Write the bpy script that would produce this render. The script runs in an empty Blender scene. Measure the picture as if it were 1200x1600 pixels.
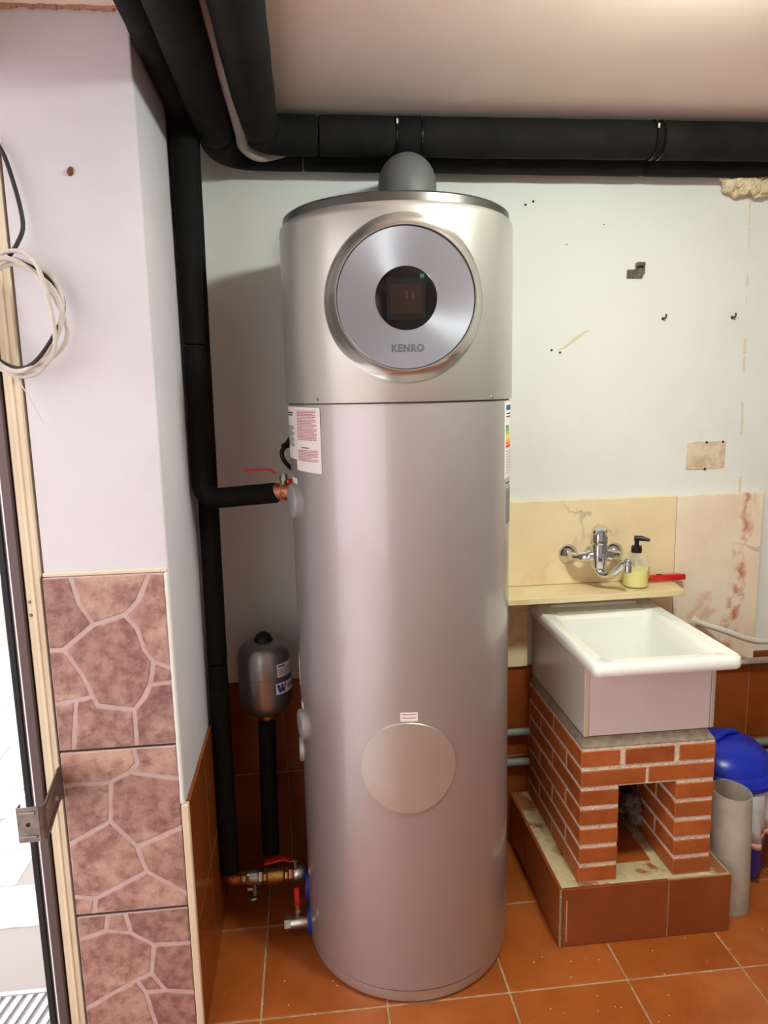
import bpy, bmesh, math, random
from mathutils import Vector, Matrix
random.seed(7)
S = bpy.context.scene
COL = S.collection

# ------------------------------------------------------------------ camera
F_PX, PITCH, YAW, ROLL = 1123.6, .164821, .1031947, .02174988
cp, sp, cy_, sy_ = math.cos(PITCH), math.sin(PITCH), math.cos(YAW), math.sin(YAW)
fw = Vector((sy_*cp, cy_*cp, -sp)); ri = Vector((cy_, -sy_, 0)); dn = fw.cross(ri)
r2 = math.cos(ROLL)*ri + math.sin(ROLL)*dn
d2 = -math.sin(ROLL)*ri + math.cos(ROLL)*dn
cam_d = bpy.data.cameras.new('camera'); cam = bpy.data.objects.new('camera', cam_d); COL.objects.link(cam)
mw = Matrix((( r2.x, -d2.x, -fw.x, 0), (r2.y, -d2.y, -fw.y, 0), (r2.z, -d2.z, -fw.z, 1.6), (0, 0, 0, 1)))
cam.matrix_world = mw
cam_d.sensor_fit = 'VERTICAL'; cam_d.sensor_height = 32.0; cam_d.sensor_width = 24.0
cam_d.lens = F_PX/1600*32.0
cam_d.clip_start = .02
S.camera = cam

# ------------------------------------------------------------------ light
W = bpy.data.worlds.new('World'); S.world = W; W.use_nodes = True
bg = W.node_tree.nodes['Background']; bg.inputs[0].default_value = (1.0, .935, .97, 1); bg.inputs[1].default_value = 2.55
vs = S.view_settings; vs.view_transform = 'Standard'; vs.look = 'None'; vs.gamma = 1; vs.use_curve_mapping = False
vs.exposure = 0.0
LAMP_COL = (.89, 1.0, .91); LAMP_POWER = 225.0

def portal(name, loc, rot, sx, sy):
    d = bpy.data.lights.new(name, 'AREA'); d.shape = 'RECTANGLE'; d.size = sx; d.size_y = sy
    d.cycles.is_portal = True
    o = bpy.data.objects.new(name, d); COL.objects.link(o); o.location = loc; o.rotation_euler = rot
portal('door_daylight', (-.70, .33, 1.13), (0, math.radians(-90), 0), 2.24, 2.45)

# ------------------------------------------------------------------ materials
def lin(c):
    f = lambda v: v/12.92 if v <= .04045 else ((v+.055)/1.055)**2.4
    return tuple(f(v/255.) for v in c) + (1,)
MATS = {}
def mat(name, c1, rough=.5, metal=0., c2=None, scale=8., lo=.4, hi=.65, bump=0., bscale=60., coat=0., rnd=0., spec=.5, trans=0., alpha=1., ior=1.45, detail=6., emit=None, c3=None, scale3=2.5, lo3=.5, hi3=.7, aniso=0.):
    m = bpy.data.materials.new(name); m.use_nodes = True; nt = m.node_tree; N = nt.nodes; L = nt.links
    b = N['Principled BSDF']
    b.inputs['Base Color'].default_value = lin(c1); b.inputs['Roughness'].default_value = rough
    b.inputs['Metallic'].default_value = metal; b.inputs['Coat Weight'].default_value = coat
    b.inputs['Coat Roughness'].default_value = .04
    b.inputs['Specular IOR Level'].default_value = spec; b.inputs['Transmission Weight'].default_value = trans
    b.inputs['Alpha'].default_value = alpha; b.inputs['IOR'].default_value = ior
    b.inputs['Anisotropic'].default_value = aniso
    tc = N.new('ShaderNodeTexCoord'); vec = tc.outputs['Object']
    oi = None
    if rnd or c2 or bump:
        oi = N.new('ShaderNodeObjectInfo'); ad = N.new('ShaderNodeVectorMath'); ad.operation = 'ADD'
        mu = N.new('ShaderNodeVectorMath'); mu.operation = 'SCALE'; mu.inputs['Scale'].default_value = 1.0
        cx = N.new('ShaderNodeCombineXYZ'); ml = N.new('ShaderNodeMath'); ml.operation = 'MULTIPLY'; ml.inputs[1].default_value = 37. if rnd else 0.
        L.new(oi.outputs['Random'], ml.inputs[0]); L.new(ml.outputs[0], cx.inputs[0]); L.new(ml.outputs[0], cx.inputs[2])
        L.new(tc.outputs['Object'], ad.inputs[0]); L.new(cx.outputs[0], ad.inputs[1]); vec = ad.outputs[0]
    col = None
    def mixn(a, bcol, fac):
        mx = N.new('ShaderNodeMix'); mx.data_type = 'RGBA'
        if isinstance(a, tuple): mx.inputs[6].default_value = a
        else: L.new(a, mx.inputs[6])
        mx.inputs[7].default_value = bcol; L.new(fac, mx.inputs[0]); return mx.outputs[2]
    def noise(sc, l, h, det):
        n = N.new('ShaderNodeTexNoise'); n.inputs['Scale'].default_value = sc; n.inputs['Detail'].default_value = det
        n.inputs['Roughness'].default_value = .62
        L.new(vec, n.inputs['Vector'])
        mr = N.new('ShaderNodeMapRange'); mr.inputs[1].default_value = l; mr.inputs[2].default_value = h
        L.new(n.outputs['Fac'], mr.inputs[0]); return mr.outputs[0]
    if c2: col = mixn(lin(c1), lin(c2), noise(scale, lo, hi, detail))
    if c3: col = mixn(col if col else lin(c1), lin(c3), noise(scale3, lo3, hi3, detail))
    if rnd:
        hs = N.new('ShaderNodeHueSaturation')
        mr = N.new('ShaderNodeMapRange'); mr.inputs[3].default_value = 1-rnd; mr.inputs[4].default_value = 1+rnd
        L.new(oi.outputs['Random'], mr.inputs[0]); L.new(mr.outputs[0], hs.inputs['Value'])
        if col: L.new(col, hs.inputs['Color'])
        else: hs.inputs['Color'].default_value = lin(c1)
        col = hs.outputs[0]
    if col: L.new(col, b.inputs['Base Color'])
    if bump:
        n = N.new('ShaderNodeTexNoise'); n.inputs['Scale'].default_value = bscale; n.inputs['Detail'].default_value = 4
        L.new(vec, n.inputs['Vector'])
        bp = N.new('ShaderNodeBump'); bp.inputs['Strength'].default_value = bump; bp.inputs['Distance'].default_value = .01
        L.new(n.outputs['Fac'], bp.inputs['Height']); L.new(bp.outputs[0], b.inputs['Normal'])
    if emit:
        b.inputs['Emission Color'].default_value = emit[0]+(1,) if len(emit[0]) == 3 else emit[0]; b.inputs['Emission Strength'].default_value = emit[1]
    MATS[name] = m
    return m
mat('plaster', (232,232,226), .75, c2=(224,222,213), scale=1.6, lo=.45, hi=.75, bump=.08, bscale=22, c3=(214,203,186), scale3=2.7, lo3=.66, hi3=.85)
mat('plaster_pillar', (219,214,218), .75, c2=(211,205,210), scale=2.2, bump=.08, bscale=26)
mat('tan_paint', (150,147,143), .8, c2=(140,137,132), scale=2)
mat('ceiling_paint', (248,229,217), .8, c2=(243,222,210), scale=1.5, bump=.05, bscale=20)
mat('terracotta', (168,90,38), .30, c2=(150,74,28), scale=5.5, lo=.35, hi=.68, bump=.03, bscale=14, rnd=.10, c3=(178,100,50), scale3=3.3, lo3=.5, hi3=.75)
mat('wall_tile', (146,76,32), .22, c2=(122,56,20), scale=4.5, lo=.35, hi=.68, bump=.03, bscale=10, rnd=.10)
mat('plinth_tile', (148,78,42), .28, c2=(128,62,32), scale=5, lo=.35, hi=.68, bump=.03, bscale=12, rnd=.08)
mat('grout', (190,160,122), .9, c2=(160,128,96), scale=30)
mat('wall_grout', (176,128,84), .9)
mat('brick', (180,98,46), .55, c2=(158,78,32), scale=9, lo=.35, hi=.65, bump=.15, bscale=120, rnd=.10, c3=(196,140,104), scale3=26, lo3=.66, hi3=.82)
mat('mortar', (232,212,192), .95, c2=(212,190,166), scale=40, bump=.6, bscale=160)
mat('mortar_bed', (164,148,128), .95, c2=(140,124,106), scale=40, bump=.6, bscale=200)
mat('screed', (206,190,150), .9, c2=(186,162,122), scale=12, bump=.4, bscale=90, c3=(150,92,52), scale3=7, lo3=.52, hi3=.58)
mat('stone', (174,134,122), .55, c2=(138,96,88), scale=34, lo=.40, hi=.62, bump=.25, bscale=70, rnd=.14, c3=(190,156,138), scale3=9, lo3=.52, hi3=.64, detail=12)
mat('stone_joint', (200,174,168), .8, c2=(190,160,154), scale=30)
mat('dark_joint', (70,56,50), .95)
mat('cream_frame', (226,208,178), .4, c2=(218,198,168), scale=5)
mat('brown_frame', (96,78,76), .35, metal=.3)
mat('black_seal', (22,20,22), .6)
mat('white_alu', (240,240,240), .4)
mat('galvanized', (150,140,132), .38, metal=.85, c2=(120,110,104), scale=30)
mat('paving', (240,239,236), .8, c2=(200,198,192), scale=8, rnd=.04)
mat('paving_joint', (170,166,158), .9)
mat('grate_metal', (186,192,196), .5, metal=.3)
mat('drain_dark', (24,24,24), .9)
mat('silver_paint', (198,193,185), .36, metal=.68)
mat('silver_gloss', (180,170,168), .43, metal=.60, coat=.6)
mat('silver_dark', (104,101,98), .34, metal=.8)
mat('ring_silver', (200,196,190), .24, metal=.88)
mat('disc_silver', (162,162,172), .33, metal=.68, aniso=.8)
mat('grey_plastic', (166,166,164), .4, metal=.25)
mat('seam_dark', (70,68,66), .6)
mat('display_black', (8,7,8), .15)
mat('lcd_brown', (40,28,23), .35, spec=.2)
mat('lcd_bezel', (16,14,14), .4, spec=.3)
mat('lcd_digit', (66,50,44), .4)
mat('letter_grey', (96,96,102), .5, metal=.4)
mat('paper', (232,222,218), .7)
mat('foil_label', (176,176,174), .45, metal=.2)
mat('ink_black', (48,46,50), .7)
mat('ink_red', (176,96,98), .7)
mat('ink_blue', (44,78,150), .6)
for i, c in enumerate([(30,130,60), (86,160,50), (170,190,50), (236,216,50), (240,170,50), (228,110,50), (206,50,44)]): mat('band_%d' % i, c, .6)
mat('duct_grey', (88,90,87), .55)
mat('foam_rubber', (19,19,19), .82, c2=(26,26,25), scale=14, lo=.45, hi=.7, bump=.12, bscale=180, spec=.2)
mat('foam_rubber_dusty', (31,29,28), .85, c2=(22,21,21), scale=9, bump=.1, bscale=160, spec=.2)
mat('tie_black', (18,18,18), .25)
mat('tie_tip', (220,220,216), .4)
mat('hose_grey', (176,164,156), .5)
mat('conduit_grey', (126,128,120), .5)
mat('hose_white', (212,206,192), .5)
mat('brass', (186,146,78), .3, metal=.9, c2=(160,118,58), scale=40)
mat('copper', (176,112,84), .38, metal=.85)
mat('nickel', (188,184,176), .28, metal=.92, c2=(160,156,148), scale=40)
mat('chrome', (214,216,220), .06, metal=1.)
mat('lever_red', (196,28,38), .35, coat=.3)
mat('tape_red', (190,34,36), .5)
mat('tape_blue', (26,50,150), .5)
mat('steel_tank', (150,148,146), .32, metal=.85)
mat('rubber_black', (16,16,17), .5)
mat('marble', (244,224,184), .24, c2=(236,210,168), scale=5, lo=.4, hi=.7)
mat('marble_shelf_mat', (236,216,170), .35, c2=(224,200,152), scale=8)
mat('porcelain', (248,247,240), .12, coat=.4, c2=(243,241,232), scale=5, lo=.5, hi=.8)
mat('glazed_white', (236,228,228), .2, c2=(230,220,220), scale=3)
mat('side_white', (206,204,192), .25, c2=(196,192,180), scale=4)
mat('pump_black', (22,22,22), .35)
mat('clear_plastic', (246,246,232), .05, alpha=.20, coat=.5)
mat('soap_yellow', (238,226,120), .35, c2=(232,218,104), scale=20)
mat('bottle_print', (206,160,50), .6)
mat('knife_red', (206,30,28), .35, coat=.4)
mat('knife_dark', (70,66,64), .4, metal=.5)
mat('bin_blue', (28,52,190), .28, c2=(24,44,170), scale=6, c3=(90,110,200), scale3=30, lo3=.7, hi3=.82)
mat('bag_white', (226,228,232), .35, alpha=.93, c2=(210,213,222), scale=12, bump=.5, bscale=18)
mat('bag_pink', (226,170,150), .5)
mat('pvc_grey', (186,174,160), .55, c2=(166,152,138), scale=10, c3=(120,112,104), scale3=34, lo3=.64, hi3=.72)
mat('pvc_in', (140,134,126), .7)
mat('foam_beige', (238,222,188), .85, c2=(216,192,150), scale=40, bump=.6, bscale=120)
mat('cable_white', (214,206,196), .55, c2=(198,188,178), scale=30)
mat('cable_black', (40,36,38), .55)
mat('rust', (126,72,40), .9, c2=(90,50,30), scale=200)
mat('patch_cream', (226,208,180), .85, c2=(200,176,148), scale=14, lo=.45, hi=.6, bump=.15, bscale=60)
mat('hole_dark', (40,36,32), .95)
mat('stain', (222,208,182), .85)
mat('cement_grey', (150,142,134), .95, c2=(110,100,92), scale=30, bump=.6, bscale=60)
mat('ceil_edge', (196,150,132), .9, c2=(176,128,110), scale=30, bump=.4, bscale=80)
mat('lamp_glass', (255,250,235), .4, emit=(LAMP_COL, LAMP_POWER))
mat('lamp_base', (236,236,232), .5)

# orange/grey veins for the marble: two thin ridges of warped noise
def veins(m, specs):
    nt = m.node_tree; N = nt.nodes; L = nt.links; b = N['Principled BSDF']
    src = b.inputs['Base Color'].links[0].from_socket
    tc = N.new('ShaderNodeTexCoord')
    for (rot, sc, dist, width, colr, amt, phase, patch) in specs:
        mp = N.new('ShaderNodeMapping'); mp.inputs['Rotation'].default_value = (0, rot, 0); mp.inputs['Location'].default_value = (phase, phase*.3, phase*.7)
        L.new(tc.outputs['Object'], mp.inputs[0])
        w = N.new('ShaderNodeTexNoise'); w.inputs['Scale'].default_value = sc; w.inputs['Detail'].default_value = 5; w.inputs['Distortion'].default_value = dist
        L.new(mp.outputs[0], w.inputs['Vector'])
        a = N.new('ShaderNodeMath'); a.operation = 'SUBTRACT'; a.inputs[1].default_value = .5; L.new(w.outputs['Fac'], a.inputs[0])
        ab = N.new('ShaderNodeMath'); ab.operation = 'ABSOLUTE'; L.new(a.outputs[0], ab.inputs[0])
        mr = N.new('ShaderNodeMapRange'); mr.inputs[1].default_value = 0; mr.inputs[2].default_value = width; mr.inputs[3].default_value = amt; mr.inputs[4].default_value = 0
        L.new(ab.outputs[0], mr.inputs[0])
        n2 = N.new('ShaderNodeTexNoise'); n2.inputs['Scale'].default_value = patch; L.new(mp.outputs[0], n2.inputs['Vector'])
        m2 = N.new('ShaderNodeMapRange'); m2.inputs[1].default_value = .5; m2.inputs[2].default_value = .62; L.new(n2.outputs['Fac'], m2.inputs[0])
        mu = N.new('ShaderNodeMath'); mu.operation = 'MULTIPLY'; L.new(mr.outputs[0], mu.inputs[0]); L.new(m2.outputs[0], mu.inputs[1])
        mx = N.new('ShaderNodeMix'); mx.data_type = 'RGBA'; L.new(mu.outputs[0], mx.inputs[0]); L.new(src, mx.inputs[6]); mx.inputs[7].default_value = lin(colr)
        src = mx.outputs[2]
    L.new(src, b.inputs['Base Color'])
veins(MATS['marble'], [(.5, 2.2, .4, .02, (202,150,112), .55, 3.1, 3.0), (-.6, 3.0, .6, .012, (150,130,120), .6, 7.7, 2.5)])
# right slab: one strong rusty vein running down it (a band in the slab's own coordinates)
def vein_band(m, px, slope, colr):
    nt = m.node_tree; N = nt.nodes; L = nt.links; b = N['Principled BSDF']
    src = b.inputs['Base Color'].links[0].from_socket
    tc = N.new('ShaderNodeTexCoord'); se = N.new('ShaderNodeSeparateXYZ'); L.new(tc.outputs['Object'], se.inputs[0])
    nz = N.new('ShaderNodeTexNoise'); nz.inputs['Scale'].default_value = 9; nz.inputs['Detail'].default_value = 8; L.new(tc.outputs['Object'], nz.inputs['Vector'])
    def mth(op, a, c):
        n = N.new('ShaderNodeMath'); n.operation = op
        for i, v in enumerate((a, c)):
            if isinstance(v, (int, float)): n.inputs[i].default_value = v
            elif v is not None: L.new(v, n.inputs[i])
        return n.outputs[0]
    ln = mth('SUBTRACT', se.outputs[0], mth('ADD', mth('MULTIPLY', se.outputs[2], slope), px))
    ln = mth('ADD', ln, mth('MULTIPLY', mth('SUBTRACT', nz.outputs['Fac'], .5), .12))
    ab = mth('ABSOLUTE', ln, None)
    mr = N.new('ShaderNodeMapRange'); mr.inputs[1].default_value = .002; mr.inputs[2].default_value = .026; mr.inputs[3].default_value = 1; mr.inputs[4].default_value = 0; L.new(ab, mr.inputs[0])
    n2 = N.new('ShaderNodeTexNoise'); n2.inputs['Scale'].default_value = 28; n2.inputs['Detail'].default_value = 6; L.new(tc.outputs['Object'], n2.inputs['Vector'])
    m2 = N.new('ShaderNodeMapRange'); m2.inputs[1].default_value = .42; m2.inputs[2].default_value = .6; L.new(n2.outputs['Fac'], m2.inputs[0])
    fac = mth('MULTIPLY', mth('MULTIPLY', mr.outputs[0], m2.outputs[0]), .85)
    mx = N.new('ShaderNodeMix'); mx.data_type = 'RGBA'; L.new(fac, mx.inputs[0]); L.new(src, mx.inputs[6]); mx.inputs[7].default_value = lin(colr)
    L.new(mx.outputs[2], b.inputs['Base Color'])
mv = MATS['marble'].copy(); mv.name = 'marble_veined'; MATS['marble_veined'] = mv
for nd in mv.node_tree.nodes:
    if nd.type == 'MIX' and nd.inputs[6].default_value[:] == nd.inputs[6].default_value[:]: pass
for nd in mv.node_tree.nodes:
    if nd.type == 'MIX' and not nd.inputs[6].is_linked: nd.inputs[6].default_value = lin((246,230,206)); nd.inputs[7].default_value = lin((238,214,188))
vein_band(mv, .525, .135, (196,104,62))
# brushed disc: radial tangent around its own axis
dm = MATS['disc_silver']; tn = dm.node_tree.nodes.new('ShaderNodeTangent'); tn.direction_type = 'RADIAL'; tn.axis = 'Y'
dm.node_tree.links.new(tn.outputs[0], dm.node_tree.nodes['Principled BSDF'].inputs['Tangent'])

# ------------------------------------------------------------------ mesh helpers
def finish(name, bm, m, parent=None, smooth=False, loc=None, rot=None):
    me = bpy.data.meshes.new(name); bmesh.ops.recalc_face_normals(bm, faces=bm.faces); bm.to_mesh(me); bm.free()
    me.materials.append(MATS[m])
    if smooth:
        me.polygons.foreach_set('use_smooth', [True]*len(me.polygons))
        try: me.set_sharp_from_angle(angle=math.radians(35))
        except Exception: pass
    o = bpy.data.objects.new(name, me); COL.objects.link(o)
    if parent: o.parent = parent
    if loc: o.location = loc
    if rot: o.rotation_euler = rot
    return o
def inst(name, src, parent, loc, rot=None):
    o = bpy.data.objects.new(name, src.data); COL.objects.link(o); o.parent = parent; o.location = loc
    if rot: o.rotation_euler = rot
    return o
def tag(o, label=None, cat=None, group=None, kind=None):
    if label: o['label'] = label
    if cat: o['category'] = cat
    if group: o['group'] = group
    if kind: o['kind'] = kind
    return o
def thing(name, loc, label, cat, rz=0, group=None):
    o = bpy.data.objects.new(name, None); COL.objects.link(o); o.location = loc; o.rotation_euler = (0, 0, rz)
    o.empty_display_size = .05
    return tag(o, label, cat, group)
def box(bm, x0, x1, y0, y1, z0, z1, bev=0., seg=1):
    v = [bm.verts.new(p) for p in ((x0,y0,z0),(x1,y0,z0),(x1,y1,z0),(x0,y1,z0),(x0,y0,z1),(x1,y0,z1),(x1,y1,z1),(x0,y1,z1))]
    fs = [bm.faces.new([v[i] for i in q]) for q in ((0,3,2,1),(4,5,6,7),(0,1,5,4),(1,2,6,5),(2,3,7,6),(3,0,4,7))]
    if bev:
        es = list({e for f in fs for e in f.edges})
        bmesh.ops.bevel(bm, geom=es, offset=bev, segments=seg, affect='EDGES', profile=.5)
def bx(name, m, parent, x0, x1, y0, y1, z0, z1, bev=0., seg=1, loc=None):
    bm = bmesh.new(); box(bm, x0, x1, y0, y1, z0, z1, bev, seg); return finish(name, bm, m, parent, loc=loc)
def tube(bm, pts, r, seg=16, cap=True):
    pts = [Vector(p) for p in pts]; n = len(pts)
    rs = r if isinstance(r, (list, tuple)) else [r]*n
    t0 = (pts[1]-pts[0]).normalized()
    u = t0.orthogonal().normalized(); rings = []
    for i, p in enumerate(pts):
        if i == 0: t = pts[1]-pts[0]
        elif i == n-1: t = pts[-1]-pts[-2]
        else: t = (pts[i+1]-p).normalized() + (p-pts[i-1]).normalized()
        t.normalize(); u = (u - t*u.dot(t)).normalized(); w = t.cross(u)
        rings.append([bm.verts.new(p + (u*math.cos(a)+w*math.sin(a))*rs[i]) for a in [2*math.pi*k/seg for k in range(seg)]])
    for a, b in zip(rings, rings[1:]):
        for k in range(seg): bm.faces.new((a[k], a[(k+1)%seg], b[(k+1)%seg], b[k]))
    if cap: bm.faces.new(rings[0][::-1]); bm.faces.new(rings[-1])
def fillet(pts, rad, n=8):
    pts = [Vector(p) for p in pts]; out = [pts[0]]
    for i in range(1, len(pts)-1):
        a, p, b = pts[i-1], pts[i], pts[i+1]
        da = (a-p); db = (b-p); R = rad[i-1] if isinstance(rad, (list, tuple)) else rad
        d = min(R, da.length*.49, db.length*.49)
        A = p+da.normalized()*d; B = p+db.normalized()*d
        for k in range(n+1):
            t = k/n; out.append(A*(1-t)**2 + p*2*t*(1-t) + B*t*t)
    out.append(pts[-1]); return out
def spline(pts, n=8):
    pts = [Vector(p) for p in pts]; P = [pts[0]*2-pts[1]]+pts+[pts[-1]*2-pts[-2]]; out = []
    for i in range(1, len(P)-2):
        for k in range(n):
            t = k/n; a, b, c, d = P[i-1:i+3]
            out.append(.5*((2*b)+(c-a)*t+(2*a-5*b+4*c-d)*t*t+(3*b-a-3*c+d)*t**3))
    out.append(pts[-1]); return out
def tb(name, m, parent, pts, r, seg=16, cap=True):
    bm = bmesh.new(); tube(bm, pts, r, seg, cap); return finish(name, bm, m, parent, True)
def lathe(bm, prof, seg=48, axis='Z', origin=(0,0,0)):
    O = Vector(origin); rings = []
    for r, h in prof:
        ring = []
        if r < 1e-6:
            p = {'Z': (0,0,h), 'Y': (0,h,0), 'X': (h,0,0)}[axis]; ring = [bm.verts.new(O+Vector(p))]
        else:
            for k in range(seg):
                a = 2*math.pi*k/seg; c, s = r*math.cos(a), r*math.sin(a)
                p = {'Z': (c,s,h), 'Y': (c,h,s), 'X': (h,c,s)}[axis]; ring.append(bm.verts.new(O+Vector(p)))
        rings.append(ring)
    for a, b in zip(rings, rings[1:]):
        for k in range(seg):
            k2 = (k+1) % seg
            if len(a) == 1 and len(b) == 1: continue
            if len(a) == 1: bm.faces.new((a[0], b[k2], b[k]))
            elif len(b) == 1: bm.faces.new((a[k], a[k2], b[0]))
            else: bm.faces.new((a[k], a[k2], b[k2], b[k]))
def lt(name, m, parent, prof, seg=48, axis='Z', origin=(0,0,0), loc=None, rot=None):
    bm = bmesh.new(); lathe(bm, prof, seg, axis, origin); return finish(name, bm, m, parent, True, loc, rot)
def text(name, body, size, m, parent, loc, rot, align='CENTER', ext=.0006, sx=1., bold=0.):
    cu = bpy.data.curves.new('t', 'FONT'); cu.body = body; cu.size = size; cu.extrude = ext; cu.align_x = align; cu.align_y = 'CENTER'
    cu.resolution_u = 3; cu.offset = bold; cu.space_character = 1+bold*110
    t = bpy.data.objects.new('t', cu); COL.objects.link(t)
    me = bpy.data.meshes.new_from_object(t.evaluated_get(bpy.context.evaluated_depsgraph_get())); me.name = name
    bpy.data.objects.remove(t); me.materials.clear(); me.materials.append(MATS[m])
    o = bpy.data.objects.new(name, me); COL.objects.link(o); o.parent = parent; o.location = loc; o.rotation_euler = rot; o.scale = (sx, 1, 1)
    return o
def prism_xz(name, m, parent, poly, y0, y1, bev=.002):
    """outline in x,z standing in front of a wall, thickness along y (y0 = front)"""
    bm = bmesh.new(); n = len(poly); cx = sum(p[0] for p in poly)/n; cz = sum(p[1] for p in poly)/n
    def ring(y, k): return [bm.verts.new((cx+(x-cx)*k, y, cz+(z-cz)*k)) for x, z in poly]
    a = ring(y1, 1); b = ring(y0+bev, 1); c = ring(y0, 1-bev/.05)
    for p, q in ((a, b), (b, c)):
        for i in range(n): bm.faces.new((p[i], p[(i+1)%n], q[(i+1)%n], q[i]))
    bm.faces.new(c); bm.faces.new(a[::-1]); return finish(name, bm, m, parent)
def blob(bm, c, r, amp, fr, sub=3, sq=(1,1,1)):
    from mathutils import noise
    g = bmesh.ops.create_icosphere(bm, subdivisions=sub, radius=1.0)
    for v in g['verts']:
        d = v.co.normalized(); k = 1+amp*noise.noise(d*fr+Vector(c)*9)
        v.co = Vector(c)+Vector((d.x*sq[0], d.y*sq[1], d.z*sq[2]))*r*k
def struct(o): o['kind'] = 'structure'; return o

# ------------------------------------------------------------------ the room
CEIL = 2.365; YB = 2.31; XS = -.323; YP = 1.62
T = .331
X_R, Y_REAR, X_L = 2.75, -1.75, -.66
floor = struct(bx('floor', 'grout', None, X_L, X_R, Y_REAR-.1, YB, -.12, -.0025))
bm = bmesh.new(); h = T/2-.0028; box(bm, -h, h, -h, h, -.012, 0, .0018); ft = finish('floor_tile', bm, 'terracotta', floor)
first = True; i0 = -7; tiles = []
xs = [-.179+T*k for k in range(-6, 10)]; ys = [1.656+T*k for k in range(-10, 2)]
for x in xs:
    for y in ys:
        cx, cyy = x+T/2, y+T/2
        if cx-h < X_L or cx+h > X_R or cyy+h > YB+.03 or cyy-h < Y_REAR: continue
        if cx < -.33 and cyy > 1.3: continue
        if first: ft.location = (cx, cyy, 0); first = False
        else: inst('floor_tile', ft, floor, (cx, cyy, 0))

for x0, x1, y0, y1 in ((XS+.002, -.182, 1.659, 1.984), (XS+.002, -.182, 1.990, YB-.01), (X_L+.002, -.182, 1.328, 1.653)):
    bx('floor_tile', 'terracotta', floor, x0, x1, y0, y1, -.012, 0, .0018)
# tiny plaster crumbs on the floor are stuff
bm = bmesh.new()
for _ in range(60):
    x = random.uniform(.45, 1.5) if random.random() < .75 else random.uniform(-.3, .1); y = random.uniform(1.5, 1.79)
    s = random.uniform(.0006, .0019)
    box(bm, x-s, x+s, y-s*.7, y+s*.7, .0002, s*.9)
cr = finish('plaster_crumbs', bm, 'stain'); tag(cr, 'tiny pale plaster crumbs scattered on the terracotta floor', 'debris', kind='stuff')

ceiling = struct(bx('ceiling', 'ceiling_paint', None, X_L, X_R, Y_REAR-.1, YB+.15, CEIL, CEIL+.15))
wall_back = struct(bx('wall_back', 'plaster', None, XS-.05, X_R, YB, YB+.15, -.1, CEIL))
wall_right = struct(bx('wall_right', 'tan_paint', None, X_R, X_R+.15, Y_REAR-.1, YB+.15, -.1, CEIL))
# left side: wide doorway to the yard between the pillar and the rear corner
bm = bmesh.new(); box(bm, X_L-.15, X_L, Y_REAR-.1, -.90, -.1, CEIL); box(bm, X_L-.15, X_L, -.90, YP-.02, 2.27, CEIL)
struct(finish('wall_far_left', bm, 'tan_paint'))
struct(bx('wall_rear', 'plaster', None, X_L, X_R, Y_REAR-.1, Y_REAR, -.1, CEIL))
# pillar between the door and the heater niche
wall_left = struct(bx('wall_left', 'plaster_pillar', None, -.593, XS, YP, YB+.15, -.1, CEIL, .004, 2))
# rough plaster line where pillar meets ceiling
bm = bmesh.new()
for k in range(26):
    x = -.60+k*.0108; box(bm, x, x+.0115, YP-.004-random.random()*.006, YP+.01, CEIL-.003-random.random()*.006, CEIL+.002)
struct(finish('trim_1', bm, 'ceil_edge'))

# dado on back wall
DT = .331
for z0, z1 in ((0, .327), (.331, .658)):
    for k in range(-1, 4+5):
        x0 = 1.548-5*DT + k*DT-0.0; x1 = x0+DT-.004; x0 += 0
        if x0 < XS: x0 = XS+.011
        if x1 > X_R: x1 = X_R-.002
        if x1 <= x0: continue
        bx('wall_tile', 'wall_tile', wall_back, x0, x1, YB-.009, YB+.002, z0+.0015, z1, .0015)
bx('tile_grout', 'wall_grout', wall_back, XS+.002, X_R, YB-.006, YB+.001, 0, .657)
# dado on the niche side of the pillar
for z0, z1 in ((0, .312), (.316, .645)):
    y = YP+.002
    for y1 in (1.872, 2.30):
        bx('wall_tile', 'wall_tile', wall_left, XS-.001, XS+.009, y+.002, y1-.002, z0+.0015, z1, .0015); y = y1
bx('tile_grout', 'wall_grout', wall_left, XS-.001, XS+.006, YP+.003, 2.30, 0, .644)
bx('edge_strip', 'cream_frame', wall_left, XS-.008, XS+.009, YP-.013, YP+.003, 0, .648, .002)
bx('edge_strip', 'plaster', wall_left, XS-.010, XS+.000, YP-.011, YP+.002, .648, 1.212, .003)

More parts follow.
